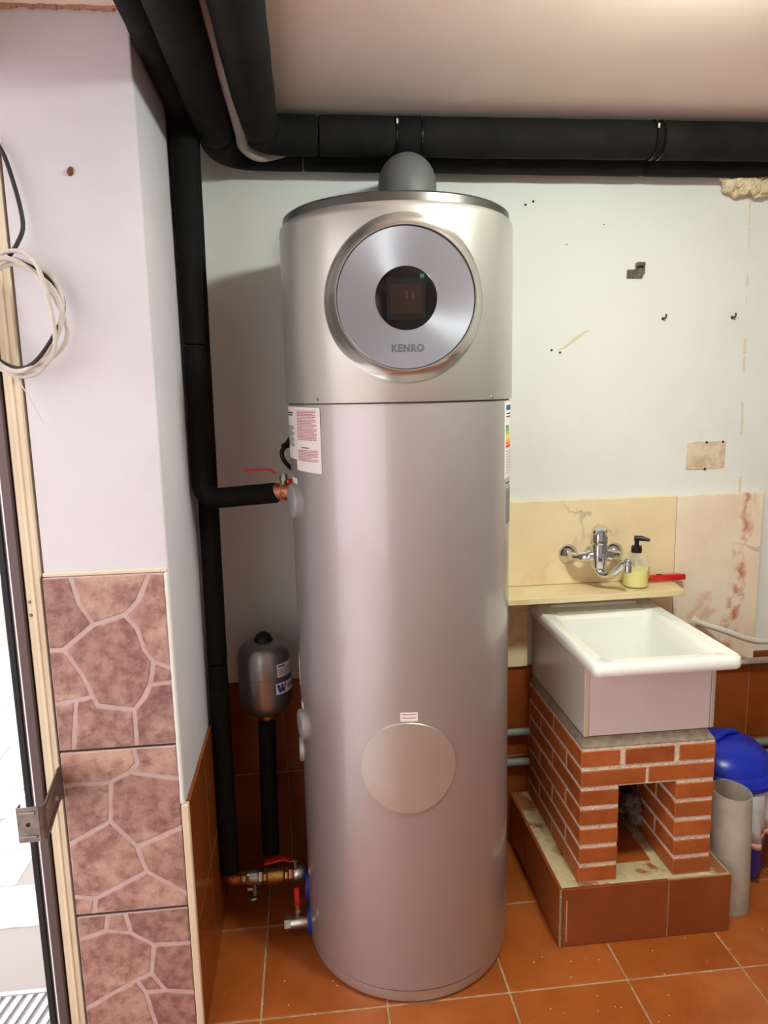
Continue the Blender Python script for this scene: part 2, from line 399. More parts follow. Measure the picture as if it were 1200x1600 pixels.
# ------------------------------------------------------------------ stone-pattern tiles on the pillar
STONES = [
 [[(-0.59,1.218),(-0.534,1.216),(-0.52,1.15),(-0.493,1.101),(-0.563,1.046),(-0.589,1.046)],
  [(-0.534,1.216),(-0.362,1.209),(-0.393,1.149),(-0.424,1.12),(-0.493,1.101),(-0.52,1.15)],
  [(-0.362,1.209),(-0.324,1.209),(-0.329,0.987),(-0.369,1.006),(-0.388,1.036),(-0.4,1.087),(-0.424,1.12),(-0.393,1.149)],
  [(-0.563,1.046),(-0.493,1.101),(-0.424,1.12),(-0.4,1.087),(-0.388,1.036),(-0.369,1.006),(-0.381,0.952),(-0.396,0.921),(-0.42,0.893),(-0.501,0.908),(-0.51,0.931),(-0.529,0.987)],
  [(-0.369,1.006),(-0.329,0.987),(-0.331,0.954),(-0.381,0.952)],
  [(-0.589,1.046),(-0.563,1.046),(-0.529,0.987),(-0.51,0.931),(-0.547,0.925),(-0.592,0.918)],
  [(-0.381,0.952),(-0.331,0.954),(-0.332,0.801),(-0.421,0.802),(-0.42,0.893),(-0.396,0.921)],
  [(-0.592,0.918),(-0.547,0.925),(-0.563,0.807),(-0.595,0.805)],
  [(-0.547,0.925),(-0.51,0.931),(-0.501,0.908),(-0.42,0.893),(-0.421,0.802),(-0.563,0.807)]],
 [[(-0.593,0.801),(-0.43,0.798),(-0.424,0.763),(-0.442,0.74),(-0.487,0.72),(-0.594,0.72)],
  [(-0.43,0.798),(-0.327,0.797),(-0.329,0.714),(-0.442,0.74),(-0.424,0.763)],
  [(-0.442,0.74),(-0.329,0.714),(-0.331,0.592),(-0.441,0.549),(-0.496,0.62),(-0.487,0.72)],
  [(-0.594,0.72),(-0.487,0.72),(-0.496,0.62),(-0.595,0.567)],
  [(-0.595,0.567),(-0.496,0.62),(-0.441,0.549),(-0.423,0.482),(-0.545,0.424),(-0.595,0.432)],
  [(-0.441,0.549),(-0.331,0.592),(-0.335,0.412),(-0.423,0.482)],
  [(-0.423,0.482),(-0.335,0.412),(-0.336,0.379),(-0.556,0.385),(-0.545,0.424)],
  [(-0.595,0.432),(-0.545,0.424),(-0.556,0.385),(-0.595,0.384)]],
 [[(-0.595,0.378),(-0.521,0.376),(-0.53,0.335),(-0.596,0.317)],
  [(-0.521,0.376),(-0.482,0.374),(-0.472,0.322),(-0.53,0.335)],
  [(-0.482,0.374),(-0.335,0.372),(-0.336,0.28),(-0.421,0.284),(-0.472,0.322)],
  [(-0.596,0.317),(-0.53,0.335),(-0.472,0.322),(-0.421,0.284),(-0.432,0.206),(-0.468,0.193),(-0.563,0.144),(-0.601,0.125)],
  [(-0.421,0.284),(-0.336,0.28),(-0.337,0.142),(-0.401,0.155),(-0.432,0.206)],
  [(-0.468,0.193),(-0.432,0.206),(-0.401,0.155),(-0.45,0.157)],
  [(-0.45,0.157),(-0.401,0.155),(-0.337,0.142),(-0.34,0.002),(-0.425,0.002),(-0.431,0.063)],
  [(-0.601,0.125),(-0.563,0.144),(-0.468,0.193),(-0.45,0.157),(-0.431,0.063),(-0.425,0.002),(-0.601,0.002)]],
]
def inset(poly, w):
    n = len(poly); area = sum(poly[i][0]*poly[(i+1)%n][1]-poly[(i+1)%n][0]*poly[i][1] for i in range(n)); sg = 1 if area > 0 else -1
    out = []
    for i in range(n):
        p0, p1, p2 = (Vector(poly[i-1]), Vector(poly[i]), Vector(poly[(i+1)%n]))
        e1 = (p1-p0).normalized(); e2 = (p2-p1).normalized()
        n1 = Vector((-e1.y, e1.x))*sg; n2 = Vector((-e2.y, e2.x))*sg
        m_ = (n1+n2); m_ = m_/max(.35, m_.length_squared)*2 if m_.length > .1 else n1
        q = p1 + m_*w*.5*1.0 if False else p1 + (n1+n2).normalized()*w/max(.5, (n1+n2).normalized().dot(n1))
        out.append((q.x, q.y))
    return out
def refine(poly, amp):
    out = []; n = len(poly)
    for i in range(n):
        a, b = Vector(poly[i]), Vector(poly[(i+1)%n]); L_ = (b-a).length; k = max(1, int(L_/.018))
        for j in range(k):
            p = a.lerp(b, j/k); out.append((p.x+random.uniform(-amp, amp), p.y+random.uniform(-amp, amp)))
    return out
zr = [(.803, 1.2125), (.382, .799), (0, .377)]
for ti, polys in enumerate(STONES):
    xr0, xr1 = -.593, -.333
    tile = bx('stone_tile', 'stone_joint', wall_left, xr0, xr1, YP-.0095, YP+.001, zr[ti][0]+.001, zr[ti][1]-.001, .001)
    for p in polys:
        p = [(min(max(x, xr0+.0005), xr1-.0005), min(max(z, zr[ti][0]+.0015), zr[ti][1]-.0015)) for x, z in p]
        q = inset(p, .0054)
        # stones run to the tile's own edge there
        q = [(x if abs(ox-xr0) > .009 and abs(ox-xr1) > .009 else (xr0+.001 if ox < -.46 else xr1-.001), z if abs(oz-zr[ti][0]) > .014 and abs(oz-zr[ti][1]) > .014 else (zr[ti][0]+.003 if oz < (zr[ti][0]+zr[ti][1])/2 else zr[ti][1]-.003)) for (x, z), (ox, oz) in zip(q, p)]
        prism_xz('stone', 'stone', tile, refine(q, .0009), YP-.0112, YP-.009, .0012)
for z in (.801, .3795): bx('tile_joint', 'dark_joint', wall_left, -.594, -.333, YP-.006, YP+.001, z-.0025, z+.0025)
bx('tile_joint', 'dark_joint', wall_left, -.597, -.593, YP-.008, YP+.001, 0, 1.214)
bx('tile_joint', 'dark_joint', wall_left, -.3335, -.3305, YP-.008, YP+.001, 0, .64)
bx('plaster_lip', 'stain', wall_left, -.594, XS-.002, YP-.005, YP+.001, 1.2125, 1.222, .002)

# ------------------------------------------------------------------ door at the left and the yard outside
door = struct(bpy.data.objects.new('door_1', None)); COL.objects.link(door)
bx('jamb', 'cream_frame', door, -.634, -.598, YP-.004, YP+.06, 0, 2.12, .003)
bx('jamb_rib', 'cream_frame', door, -.620, -.612, YP-.007, YP, 0, 2.12, .002)
bx('seal', 'black_seal', door, -.638, -.634, YP+.002, YP+.05, 0, 2.12)
bx('leaf_edge', 'brown_frame', door, -.660, -.638, YP-.008, YP+.045, .004, 2.10, .003)
bx('glazing_bead', 'white_alu', door, -.6635, -.660, YP-.004, YP+.03, .004, 2.10)
bx('leaf_edge', 'brown_frame', door, -.668, -.6635, YP+.0, YP+.04, .004, 2.10)
bx('seal', 'black_seal', door, -.684, -.668, YP-.004, YP+.05, .004, 2.10, .003)
bx('far_jamb', 'cream_frame', door, -.70, -.64, -.90, -.86, 0, 2.24, .003)
bx('head', 'cream_frame', door, -.70, -.64, -.86, YP-.01, 2.24, 2.27, .003)
for z in (1.158, 1.128):
    lt('screw', 'galvanized', door, [(0, -.0025), (.003, -.002), (.004, 0), (.004, .004)], 12, 'Y', (-.627, YP-.004, z))

br = thing('door_bracket', (-.598, YP-.012, .69), 'bent galvanized steel bracket on the door jamb beside the stone tiles', 'bracket')
def strip(bm, pts, z0, z1, th):
    """vertical plate following a plan path"""
    P = [Vector((p[0], p[1])) for p in pts]; L_, R_ = [], []
    for i, p in enumerate(P):
        d = (P[min(i+1, len(P)-1)]-P[max(i-1, 0)]).normalized(); n = Vector((-d.y, d.x))*th/2; L_.append(p+n); R_.append(p-n)
    ring = L_+R_[::-1]
    lo = [bm.verts.new((p.x, p.y, z0)) for p in ring]; hi = [bm.verts.new((p.x, p.y, z1)) for p in ring]; n = len(ring)
    for i in range(n): bm.faces.new((lo[i], lo[(i+1)%n], hi[(i+1)%n], hi[i]))
    k = len(P)
    for i in range(k-1):
        bm.faces.new((hi[i], hi[i+1], hi[n-2-i], hi[n-1-i])); bm.faces.new((lo[i+1], lo[i], lo[n-1-i], lo[n-2-i]))
bm = bmesh.new(); strip(bm, [(.002, .0), (.0, -.012), (.022, -.155), (.018, -.163), (.008, -.166)], 0, .078, .003); finish('arm', bm, 'galvanized', br)
for z in (.012, .066): bm = bmesh.new(); strip(bm, [(.003, -.02), (.025, -.152)], z-.004, z+.004, .004); finish('arm_rib', bm, 'galvanized', br)
bm = bmesh.new(); strip(bm, [(.012, -.166), (-.030, -.168)], 0, .078, .003); fl = finish('flange', bm, 'galvanized', br)
for z in (.012, .066): bx('flange_rib', 'galvanized', br, -.028, .006, -.1715, -.168, z-.003, z+.003, .001)
lt('bolt_hole', 'hole_dark', br, [(0, -.0008), (.0045, -.0008), (.0045, .001)], 14, 'Y', (-.010, -.1688, .040))
bx('return_lip', 'galvanized', br, -.0315, -.029, -.168, -.150, 0, .078)
lt('bolt', 'nickel', br, [(0, .006), (.005, .005), (.0065, 0)], 6, 'X', (.015, -.075, .040))

paving = struct(bx('outdoor_paving', 'paving_joint', None, -5.2, X_L, -3.0, 6.5, -.13, -.006)); paving['label'] = 'sunlit pale paving outside the door'
bm = bmesh.new(); box(bm, -.204, .204, -.099, .099, -.012, 0, .003); pt = finish('paving_tile', bm, 'paving', paving); k = 0
for j in range(-14, 14):
    if -2 <= j < 0: continue
    for i in range(8):
        x = -.82-.416*i + (.208 if j % 2 else 0); y = 1.985+.206*j
        if x > -.87: continue
        if k == 0: pt.location = (x, y, 0)
        else: inst('paving_tile', pt, paving, (x, y, 0))
        k += 1
gr = thing('drain_grate', (-1.1, 1.755, 0), 'pale slotted drain grate in the ground outside the door', 'drain grate')
bx('channel', 'drain_dark', gr, -.6, .45, -.055, .075, -.05, -.02)
bx('frame', 'grate_metal', gr, -.6, .45, .064, .078, -.02, .002); bx('frame', 'grate_metal', gr, -.6, .45, -.058, -.044, -.02, .002)
bm = bmesh.new()
v = [(-.008,-.05,-.012), (.008,-.05,-.012), (.030,.066,-.012), (.014,.066,-.012)]
lo = [bm.verts.new(p) for p in v]; hi = [bm.verts.new((p[0], p[1], 0)) for p in v]
for i in range(4): bm.faces.new((lo[i], lo[(i+1)%4], hi[(i+1)%4], hi[i]))
bm.faces.new(hi); bm.faces.new(lo[::-1])
b0 = finish('bar', bm, 'grate_metal', gr); b0.location = (-.585, 0, 0)
for k in range(1, 36): inst('bar', b0, gr, (-.585+.0285*k, 0, 0))

# ------------------------------------------------------------------ ceiling lamp (just above the frame)
lamp = thing('ceiling_lamp', (.78, 1.13, CEIL), 'small round opal ceiling lamp above the water heater', 'lamp')
lt('base', 'lamp_base', lamp, [(0, 0), (.12, 0), (.12, -.012), (.09, -.018)], 32)
lt('globe', 'lamp_glass', lamp, [(.085, -.016), (.098, -.028), (.10, -.045), (.085, -.066), (.05, -.08), (0, -.086)], 32)

# ------------------------------------------------------------------ water heater
HT = thing('water_heater', (.247, 1.94, 0), 'tall silver cylindrical heat pump water heater with round display panel', 'water heater', math.radians(-2.6))
RL, RU = .2945, .2995
def pz(a, R, z): a = math.radians(a); return (R*math.sin(a), -R*math.cos(a), z)
lt('base_ring', 'silver_paint', HT, [(0, 0), (.278, 0), (.287, .006), (.2915, .018), (.2915, .040)], 96)
lt('lower_seam', 'seam_dark', HT, [(.289, .036), (.289, .046)], 96)
lt('lower_shell', 'silver_gloss', HT, [(.288, .043), (RL, .0445), (RL, .07), (RL, 1.574), (.29, 1.5755)], 128)
lt('upper_seam', 'seam_dark', HT, [(.292, 1.57), (.292, 1.58)], 96)
up = lt('upper_shell', 'silver_paint', HT, [(.29, 1.577), (RU-.0008, 1.5775), (RU, 1.579), (RU, 1.995), (RU-.002, 2.006), (RU-.008, 2.014), (RU-.014, 2.018)], 128)
lt('top_cap', 'silver_dark', HT, [(.291, 2.010), (.289, 2.032), (.280, 2.038), (.20, 2.040), (0, 2.042)], 96)
for a, z in ((-44.6, 1.587), (44, 1.584)):
    o = lt('screw', 'nickel', HT, [(0, -.003), (.003, -.0025), (.0045, 0), (.0045, .003)], 14, 'Y'); o.location = pz(a, RU, z); o.rotation_euler = (0, 0, math.radians(a))
# control panel: concave fairing from the shell to a proud disc
PZ = 1.805; PX = -.004
def cyl_ring(bm, r, mode, off=0.):
    out = []
    for k in range(96):
        a = 2*math.pi*k/96; x = PX+r*math.cos(a); z = PZ+r*math.sin(a)
        y = -math.sqrt(RU**2-x*x)-off if mode == 'c' else off
        out.append(bm.verts.new((x, y, z)))
    return out
bm = bmesh.new()
def mixring(r, t, yd):
    out = []
    for k in range(96):
        a = 2*math.pi*k/96; x = PX+r*math.cos(a); z = PZ+r*math.sin(a)
        yc = -math.sqrt(RU**2-x*x); out.append(bm.verts.new((x, min(yc*(1-t)+yd*t, yc-.0028), z)))
    return out
rings = [cyl_ring(bm, .184, 'c', -.002), cyl_ring(bm, .1835, 'c', .0025), mixring(.181, .08, -.306), mixring(.174, .35, -.303), mixring(.166, .68, -.303), mixring(.160, .9, -.306), mixring(.1575, 1, -.309), mixring(.1555, 1, -.309), mixring(.1545, 1, -.304), mixring(.1545, 1, -.298)]
for a, b in zip(rings, rings[1:]):
    for k in range(96): bm.faces.new((a[k], a[(k+1)%96], b[(k+1)%96], b[k]))
pan = finish('control_panel', bm, 'ring_silver', HT, True)
disc = lt('disc', 'disc_silver', pan, [(.1545, .006), (.1535, 0), (.1525, -.001), (.069, -.001)], 96, 'Y', loc=(PX, -.3045, PZ))
DL = (PX, -.3045, PZ)
scr = lt('display', 'display_black', pan, [(.0695, .002), (.069, -.0016), (.068, -.002), (0, -.002)], 64, 'Y', loc=(PX, -.3045, PZ))
bm = bmesh.new(); box(bm, -.043, .043, -.0026, -.0015, -.047, .045, .0004); finish('screen_frame', bm, 'lcd_bezel', pan, loc=DL)
bm = bmesh.new(); box(bm, -.036, .034, -.0030, -.0024, -.034, .030); finish('screen', bm, 'lcd_brown', pan, loc=DL)
text('digits', '5 6', .022, 'lcd_digit', pan, (PX+.008, -.3077, PZ+.006), (math.radians(90), 0, 0), ext=.0002, sx=.8)
bm = bmesh.new(); box(bm, .031, .040, -.0031, -.0026, .043, .051); mat('sticker_green', (8,84,74), .5); finish('protective_tab', bm, 'sticker_green', pan, loc=DL)
text('brand_lettering', 'KENRO', .0225, 'letter_grey', pan, (PX+.002, -.3058, PZ-.109), (math.radians(90), 0, 0), ext=.0004, sx=.92, bold=.0010)
# round service cover low on the front
def disc_on_shell(name, m, parent, a, z, r, th, R, sqx=1., lipr=.004, conform=True):
    bm = bmesh.new(); n = 48; aa = math.radians(a)
    def ring(rr, off):
        o = []
        for k in range(n):
            t = 2*math.pi*k/n; s = rr*math.cos(t)*sqx
            ang = aa+s/R; o.append(bm.verts.new(((R+off)*math.sin(ang), -(R+off)*math.cos(ang), z+rr*math.sin(t))))
        return o
    rs = [ring(r, -.002), ring(r, th-.0015), ring(r-.0012, th), ring(r*.6, th), ring(r*.25, th)]
    for p, q in zip(rs, rs[1:]):
        for k in range(n): bm.faces.new((p[k], p[(k+1)%n], q[(k+1)%n], q[k]))
    bm.faces.new(rs[-1]); return finish(name, bm, m, parent, True)
disc_on_shell('service_cover', 'silver_paint', HT, -3.0, .676, .1215, .0045, RL)
# thick grey caps at the left side
def side_cap(a, z, r, depth):
    o = lt('side_cap', 'grey_plastic', HT, [(r, .012), (r, -depth+.006), (r-.002, -depth+.002), (r-.006, -depth), (0, -depth-.001)], 40, 'Y')
    o.location = pz(a, RL, z); o.rotation_euler = (0, 0, math.radians(a)); return o
side_cap(-74, 1.325, .046, .012); side_cap(-75, .703, .042, .012); side_cap(-87, .60, .036, .010)
def patch(name, m, parent, a0, a1, z0, z1, off=.0006, R=RL, n=8, skew=0.):
    bm = bmesh.new(); A = []; 
    for i in range(n+1):
        t = i/n; a = math.radians(a0+(a1-a0)*t); dz = skew*t
        A.append([bm.verts.new(((R+o)*math.sin(a), -(R+o)*math.cos(a), z+dz)) for z in (z0, z1) for o in (off, off-.0012)])
    for p, q in zip(A, A[1:]):
        bm.faces.new((p[0], q[0], q[2], p[2])); bm.faces.new((p[1], p[3], q[3], q[1])); bm.faces.new((p[0], p[1], q[1], q[0])); bm.faces.new((p[2], q[2], q[3], p[3]))
    for p in (A[0], A[-1]): bm.faces.new((p[0], p[2], p[3], p[1]))
    return finish(name, bm, m, parent)
def textlines(parent, m, a0, a1, z_top, rows, pitch, hgt, off, R=RL, jag=.35):
    """a block of small print: many thin dashes, one mesh"""
    bm = bmesh.new()
    for r_ in range(rows):
        z = z_top-r_*pitch; a = a0; end = a1-random.random()*jag*(a1-a0)*(1 if r_ % 3 == 2 else .1)
        while a < end:
            w = random.uniform(.6, 2.2)*(a1-a0)/20; b = min(a+w, end)
            ps = []
            for t in (a, (a+b)/2, b):
                t = math.radians(t); ps.append([bm.verts.new(((R+off)*math.sin(t), -(R+off)*math.cos(t), zz)) for zz in (z, z-hgt)])
            for p, q in zip(ps, ps[1:]): bm.faces.new((p[0], q[0], q[1], p[1]))
            a = b+(a1-a0)/70
    return finish('print', bm, m, parent)
lab = patch('warning_sheet', 'paper', HT, -66, -44.3, 1.411, 1.5695, .0016, skew=-.003)
lab['label'] = 'white paper sheet with red small print'
textlines(lab, 'ink_red', -64.0, -46.5, 1.560, 20, .0037, .0020, .0019)
textlines(lab, 'ink_black', -60, -53, 1.470, 1, .004, .0022, .0019)
textlines(lab, 'ink_red', -64.0, -46.0, 1.4635, 8, .0037, .0020, .0019)
lb1 = patch('data_sheet', 'paper', HT, -100, -66.6, 1.437, 1.5695, .0010)
textlines(lb1, 'ink_black', -84, -70, 1.556, 2, .006, .0035, .0013, jag=.2)
textlines(lb1, 'ink_black', -84, -68.5, 1.520, 11, .0048, .0022, .0013)
patch('port_tag', 'paper', HT, -75.5, -68, 1.373, 1.388, .0008)
patch('port_tag', 'paper', HT, -79, -74, .748, .764, .0008)
patch('bare_strip', 'paper', HT, -92, -83, .80, .88, .0008)
en = patch('energy_label', 'paper', HT, 60, 84, 1.376, 1.5705, .0012); en['label'] = 'energy label with coloured efficiency bars'
patch('blue_box', 'ink_blue', en, 62, 83, 1.549, 1.562, .0016)
textlines(en, 'ink_black', 62, 76, 1.542, 2, .008, .003, .0016)
for i in range(7): patch('efficiency_bar', 'band_%d' % i, en, 61.5, 67.0+1.0*i, 1.5105-.0083*i-.0068, 1.5105-.0083*i, .0016, n=4)
textlines(en, 'ink_black', 62, 82, 1.445, 9, .007, .0012, .0016, jag=.8)
fo = patch('rating_plate', 'foil_label', HT, 59.3, 84, 1.247, 1.3745, .0012)
textlines(fo, 'ink_black', 61.5, 70, 1.365, 1, .006, .004, .0016); textlines(fo, 'ink_black', 61.5, 80, 1.347, 15, .0062, .0026, .0016)
ds = patch('door_sticker', 'paper', HT, -6.6, 1.9, .8005, .823, .0008, n=4)
textlines(ds, 'ink_red', -5.9, .8, .8195, 2, .009, .0022, .0011)
# grey duct elbow on top, turning back into the wall
tb('flue_collar', 'duct_grey', HT, [(.035, .02, 2.036), (.035, .02, 2.062)], .085, 40)
tb('flue_elbow', 'duct_grey', HT, fillet([(.035, .02, 2.05), (.035, .02, 2.140), (.048, .362, 2.165)], .10, 14), .0745, 40)
tb('flue_lug', 'nickel', HT, [(-.052, -.0, 2.04), (-.052, -.0, 2.075)], .006, 10)
# power cord at the left side
tb('power_cord', 'rubber_black', HT, spline([(-.285, .115, 1.465), (-.305, .08, 1.462), (-.322, .06, 1.445), (-.318, .06, 1.42), (-.298, .07, 1.395), (-.27, .10, 1.37)], 6), .0062, 12)
bm = bmesh.new(); tube(bm, [(-.27, .12, 1.47), (-.300, .085, 1.466)], [.021, .016], 14); tube(bm, [(-.298, .088, 1.466), (-.318, .062, 1.458)], [.012, .008], 12); finish('cord_gland', bm, 'rubber_black', HT, True)
# red and blue tapes/washers at the ports are parts of the heater
def port(a, z, r, m):
    o = lt('port_washer', m, HT, [(r*.5, -.004), (r, -.004), (r, .006), (r*.5, .006)], 32, 'Y'); o.location = pz(a, RL+.004, z); o.rotation_euler = (0, 0, math.radians(a))
port(-86, 1.338, .040, 'tape_red'); port(-92, .150, .042, 'tape_blue'); port(-87, .055, .042, 'tape_blue')

# ------------------------------------------------------------------ insulated pipes
def pipe_run(name, label, pts, fil, r, cuts, m='foam_rubber', ties=(), loc=None):
    """pts: corner points; cut into insulation sleeves at fractions of length"""
    path = fillet(pts, fil, 10)
    d = [0]
    for a, b in zip(path, path[1:]): d.append(d[-1]+(b-a).length)
    Lg = d[-1]; t = thing(name, path[0] if loc is None else loc, label, 'pipe'); O = t.location.copy()
    def at(s):
        for i in range(len(d)-1):
            if s <= d[i+1]+1e-9: return path[i].lerp(path[i+1], (s-d[i])/(d[i+1]-d[i])) if d[i+1] > d[i] else path[i]
        return path[-1]
    cs = [0]+sorted(cuts)+[Lg]
    for ci, (a, b) in enumerate(zip(cs, cs[1:])):
        ss = [a+.0015, a+.004, a+.009]+[x for x in d if a+.012 < x < b-.012]
        # extra rings on long straights for slight unevenness
        k = a+.06
        while k < b-.06: ss.append(k); k += .06
        ss += [b-.009, b-.004, b-.0015]; ss = sorted(ss)
        rr = []
        for s in ss:
            R_ = r(s) if callable(r) else r
            e = min(s-a, b-s)
            R_ *= 1+.012*math.sin(s*31+ci)
            if e < .0035: R_ *= .90
            elif e < .008: R_ *= .972
            rr.append(R_)
        bm = bmesh.new(); tube(bm, [at(s)-O for s in ss], rr, 24); finish('insulation_sleeve', bm, m if isinstance(m, str) else m[ci % len(m)], t, True)
    for s, big in ties:
        p = at(s)-O; q = at(min(s+.004, Lg))-O; dr = (q-p).normalized(); R_ = (r(s) if callable(r) else r)
        bm = bmesh.new(); tube(bm, [p-dr*.0025, p+dr*.0025], R_*1.035, 28); tie = finish('cable_tie', bm, 'tie_black', t, True)
        if big:
            f = Vector((0, -1, 0)) if abs(dr.x) > .5 else Vector((1, 0, 0)); c = p+(f*.93+Vector((0, 0, .42)))*R_*1.04
            bm = bmesh.new(); box(bm, c.x-.0025, c.x+.0025, c.y-.003, c.y+.003, c.z-.006, c.z+.007, .001); finish('tie_head', bm, 'tie_tip', tie)
    return t, at, Lg
# A: large front pipe from above the camera to the wall, then right along it
A0, A1, A2 = (-.098, .55, 2.298), (-.098, 2.135, 2.303), (2.60, 2.135, 2.303)
pipe_run('insulated_pipe', 'thick black insulated pipe along the ceiling in front, above the heater, with cable ties', [A0, A1, A2], .075, lambda s: .052, [1.50, 1.715, 1.930, 2.000, 2.675, 2.698], ['foam_rubber_dusty', 'foam_rubber'], ties=[(1.930, 1), (2.000, 0), (2.675, 1), (2.698, 0)])
# B: second pipe, tucked behind and lower
B0, B1, B2 = (-.212, .55, 2.300), (-.212, 2.236, 2.289), (1.42, 2.240, 2.283)
pipe_run('insulated_pipe', 'black insulated pipe running behind the thick one along the wall', [B0, B1, B2, (1.56, 2.19, 2.285), (2.60, 2.2, 2.29)], [.12, .05, .1], lambda s: .049, [1.52, 1.87, 2.9])
# C: thin pipe from the ceiling down the niche corner, branching to the hot valve
C0 = (-.283, .55, 2.312)
pipe_run('insulated_pipe', 'black insulated pipe dropping down the niche corner to the red-handled valve', [C0, (-.283, 1.99, 2.318), (-.286, 1.99, 2.0), (-.290, 1.985, 1.322), (-.085, 1.985, 1.334)], [.05, .2, .05], lambda s: .036 if s < 1.2 else (.037-.009*min(1, max(0, (s-1.45)/.5))), [1.0, 2.005])
# D: second riser behind, all the way down
pipe_run('insulated_pipe', 'black insulated pipe behind the corner riser reaching down to the brass fittings', [(-.280, 2.062, 2.31), (-.285, 2.062, 1.7), (-.287, 2.04, .80), (-.285, 2.02, .172)], .1, .0285, [1.48])
# E: pipe under the expansion tank
pipe_run('insulated_pipe', 'slim black insulated pipe standing under the expansion tank', [(-.165, 2.075, .180), (-.165, 2.105, .26), (-.160, 2.12, .605)], .1, .0265, [])
# grey hose between the ceiling pipes
hz = thing('grey_hose', (-.15, .55, 2.33), 'pale grey plastic hose squeezed between the black ceiling pipes', 'hose')
bm = bmesh.new(); tube(bm, [Vector(p)-hz.location for p in spline([(-.165, .55, 2.325), (-.163, 1.3, 2.325), (-.160, 1.6, 2.31), (-.148, 1.85, 2.29), (-.142, 2.03, 2.27), (-.140, 2.10, 2.262), (-.10, 2.165, 2.258), (-.02, 2.20, 2.285)], 8)], .0155, 16); finish('hose_body', bm, 'hose_grey', hz, True)
# ------------------------------------------------------------------ hot valve
def lever(parent, pts, w, th, m='lever_red'):
    pts = [Vector(p) for p in pts]; bm = bmesh.new()
    A = []
    for i, p in enumerate(pts):
        t = (pts[min(i+1, len(pts)-1)]-pts[max(0, i-1)]).normalized(); up = Vector((0, 0, 1)) if abs(t.z) < .9 else Vector((0, 1, 0))
        s = t.cross(up).normalized(); n = s.cross(t).normalized()
        A.append([bm.verts.new(p+s*w*a+n*th*b) for a, b in ((-.5,-.5), (.5,-.5), (.5,.5), (-.5,.5))])
    for a, b in zip(A, A[1:]):
        for k in range(4): bm.faces.new((a[k], a[(k+1)%4], b[(k+1)%4], b[k]))
    bm.faces.new(A[0][::-1]); bm.faces.new(A[-1])
    bmesh.ops.bevel(bm, geom=[e for e in bm.edges], offset=min(w, th)*.2, segments=1, affect='EDGES')
    return finish('lever_handle', bm, m, parent)
hv = thing('ball_valve', (-.07, 1.975, 1.336), 'copper-coloured valve with raised red lever high on the heater side', 'valve')
tb('valve_body', 'copper', hv, [(-.028, .008, 0), (.020, -.006, .001)], .0245, 20)
lt('hex_collar', 'nickel', hv, [(.0, -.006), (.028, -.006), (.028, .006), (0, .006)], 6, 'X', (-.004, .002, .0))
tb('stem', 'brass', hv, [(.0, 0, .02), (.0, 0, .044)], .009, 12)
lt('stem_nut', 'nickel', hv, [(0, .05), (.010, .05), (.0115, .038), (.0115, .033)], 6, 'Z', (0, 0, 0))
lever(hv, [(.0, -.0, .046), (-.022, .0, .052)], .012, .003, 'nickel')
lever(hv, [(-.020, 0, .051), (-.034, 0, .062), (-.060, .0, .064), (-.106, .0, .062)], .020, .006)
# ------------------------------------------------------------------ cold fittings at the floor
cf = thing('brass_fitting_train', (-.285, 2.018, .200), 'brass and nickel pipe fittings with red lever low beside the heater', 'pipe fitting')
tb('elbow', 'copper', cf, fillet([(0, 0, -.02), (0, 0, -.0), (0, -.004, -.0)], .001)[:0] or fillet([(0, 0, -.022), (0.002, -.002, .002), (.045, -.01, .003)], .02, 6), .0185, 18)
o = tb('elbow_union', 'copper', cf, [(0, 0, -.03), (0, 0, -.008)], .020, 16)
bpy.data.objects.remove(o)
# vertical end of the sleeve meets a copper elbow
bpy.data.objects.remove([c for c in cf.children if c.name.startswith('elbow')][0])
tb('elbow', 'copper', cf, fillet([(0, 0, -.015), (0, 0, -.055), (.04, 0, -.052)], .028, 8), .0185, 18)
lt('elbow_collar', 'copper', cf, [(.0, -.030), (.0215, -.030), (.0215, -.014), (0, -.014)], 18)
def ring_x(name, m, x0, x1, r, seg=24, z=-.05):
    return lt(name, m, cf, [(0, x0), (r*.92, x0), (r, x0+.003), (r, x1-.003), (r*.92, x1), (0, x1)], seg, 'X', (0, 0, z))
ring_x('brass_nut', 'brass', .030, .048, .0205, 8); ring_x('valve_body', 'nickel', .048, .085, .0225); ring_x('hex_nut', 'nickel', .083, .097, .0255, 6)
ring_x('brass_coupling', 'brass', .098, .112, .0235, 8); ring_x('brass_check_valve', 'brass', .111, .163, .0265); ring_x('brass_coupling', 'brass', .163, .176, .0235, 8)
ring_x('hex_nut', 'copper', .176, .190, .0245, 6); ring_x('ball_valve_body', 'nickel', .190, .226, .0245)
tb('drain_stub', 'nickel', cf, [(.072, -.004, -.07), (.072, -.006, -.105)], .009, 14)
tb('drain_arm', 'nickel', cf, [(.072, -.006, -.086), (.050, -.006, -.086)], .0065, 12)
lt('drain_wheel', 'nickel', cf, [(0, -.117), (.017, -.116), (.019, -.112), (.017, -.108), (0, -.107)], 10, 'Z', (.066, -.006, 0))
tb('stem', 'nickel', cf, [(.200, -.006, -.03), (.198, -.010, -.002)], .0075, 12)
lever(cf, [(.203, -.012, .000), (.180, -.014, .004)], .012, .003, 'nickel')
lever(cf, [(.184, -.014, .003), (.168, -.016, .014), (.150, -.018, .014), (.106, -.020, .006)], .020, .006)
dv = thing('drain_valve', (-.075, 1.925, .055), 'small nickel drain valve with upright red lever near the floor', 'valve')
lt('valve_body', 'nickel', dv, [(0, -.040), (.016, -.040), (.018, -.036), (.018, .03), (0, .03)], 20, 'X')
lt('hex_end', 'nickel', dv, [(.008, -.048), (.0215, -.048), (.0215, -.030), (0, -.030)], 6, 'X')
tb('stem', 'nickel', dv, [(-.008, 0, .012), (-.008, 0, .036)], .0085, 12)
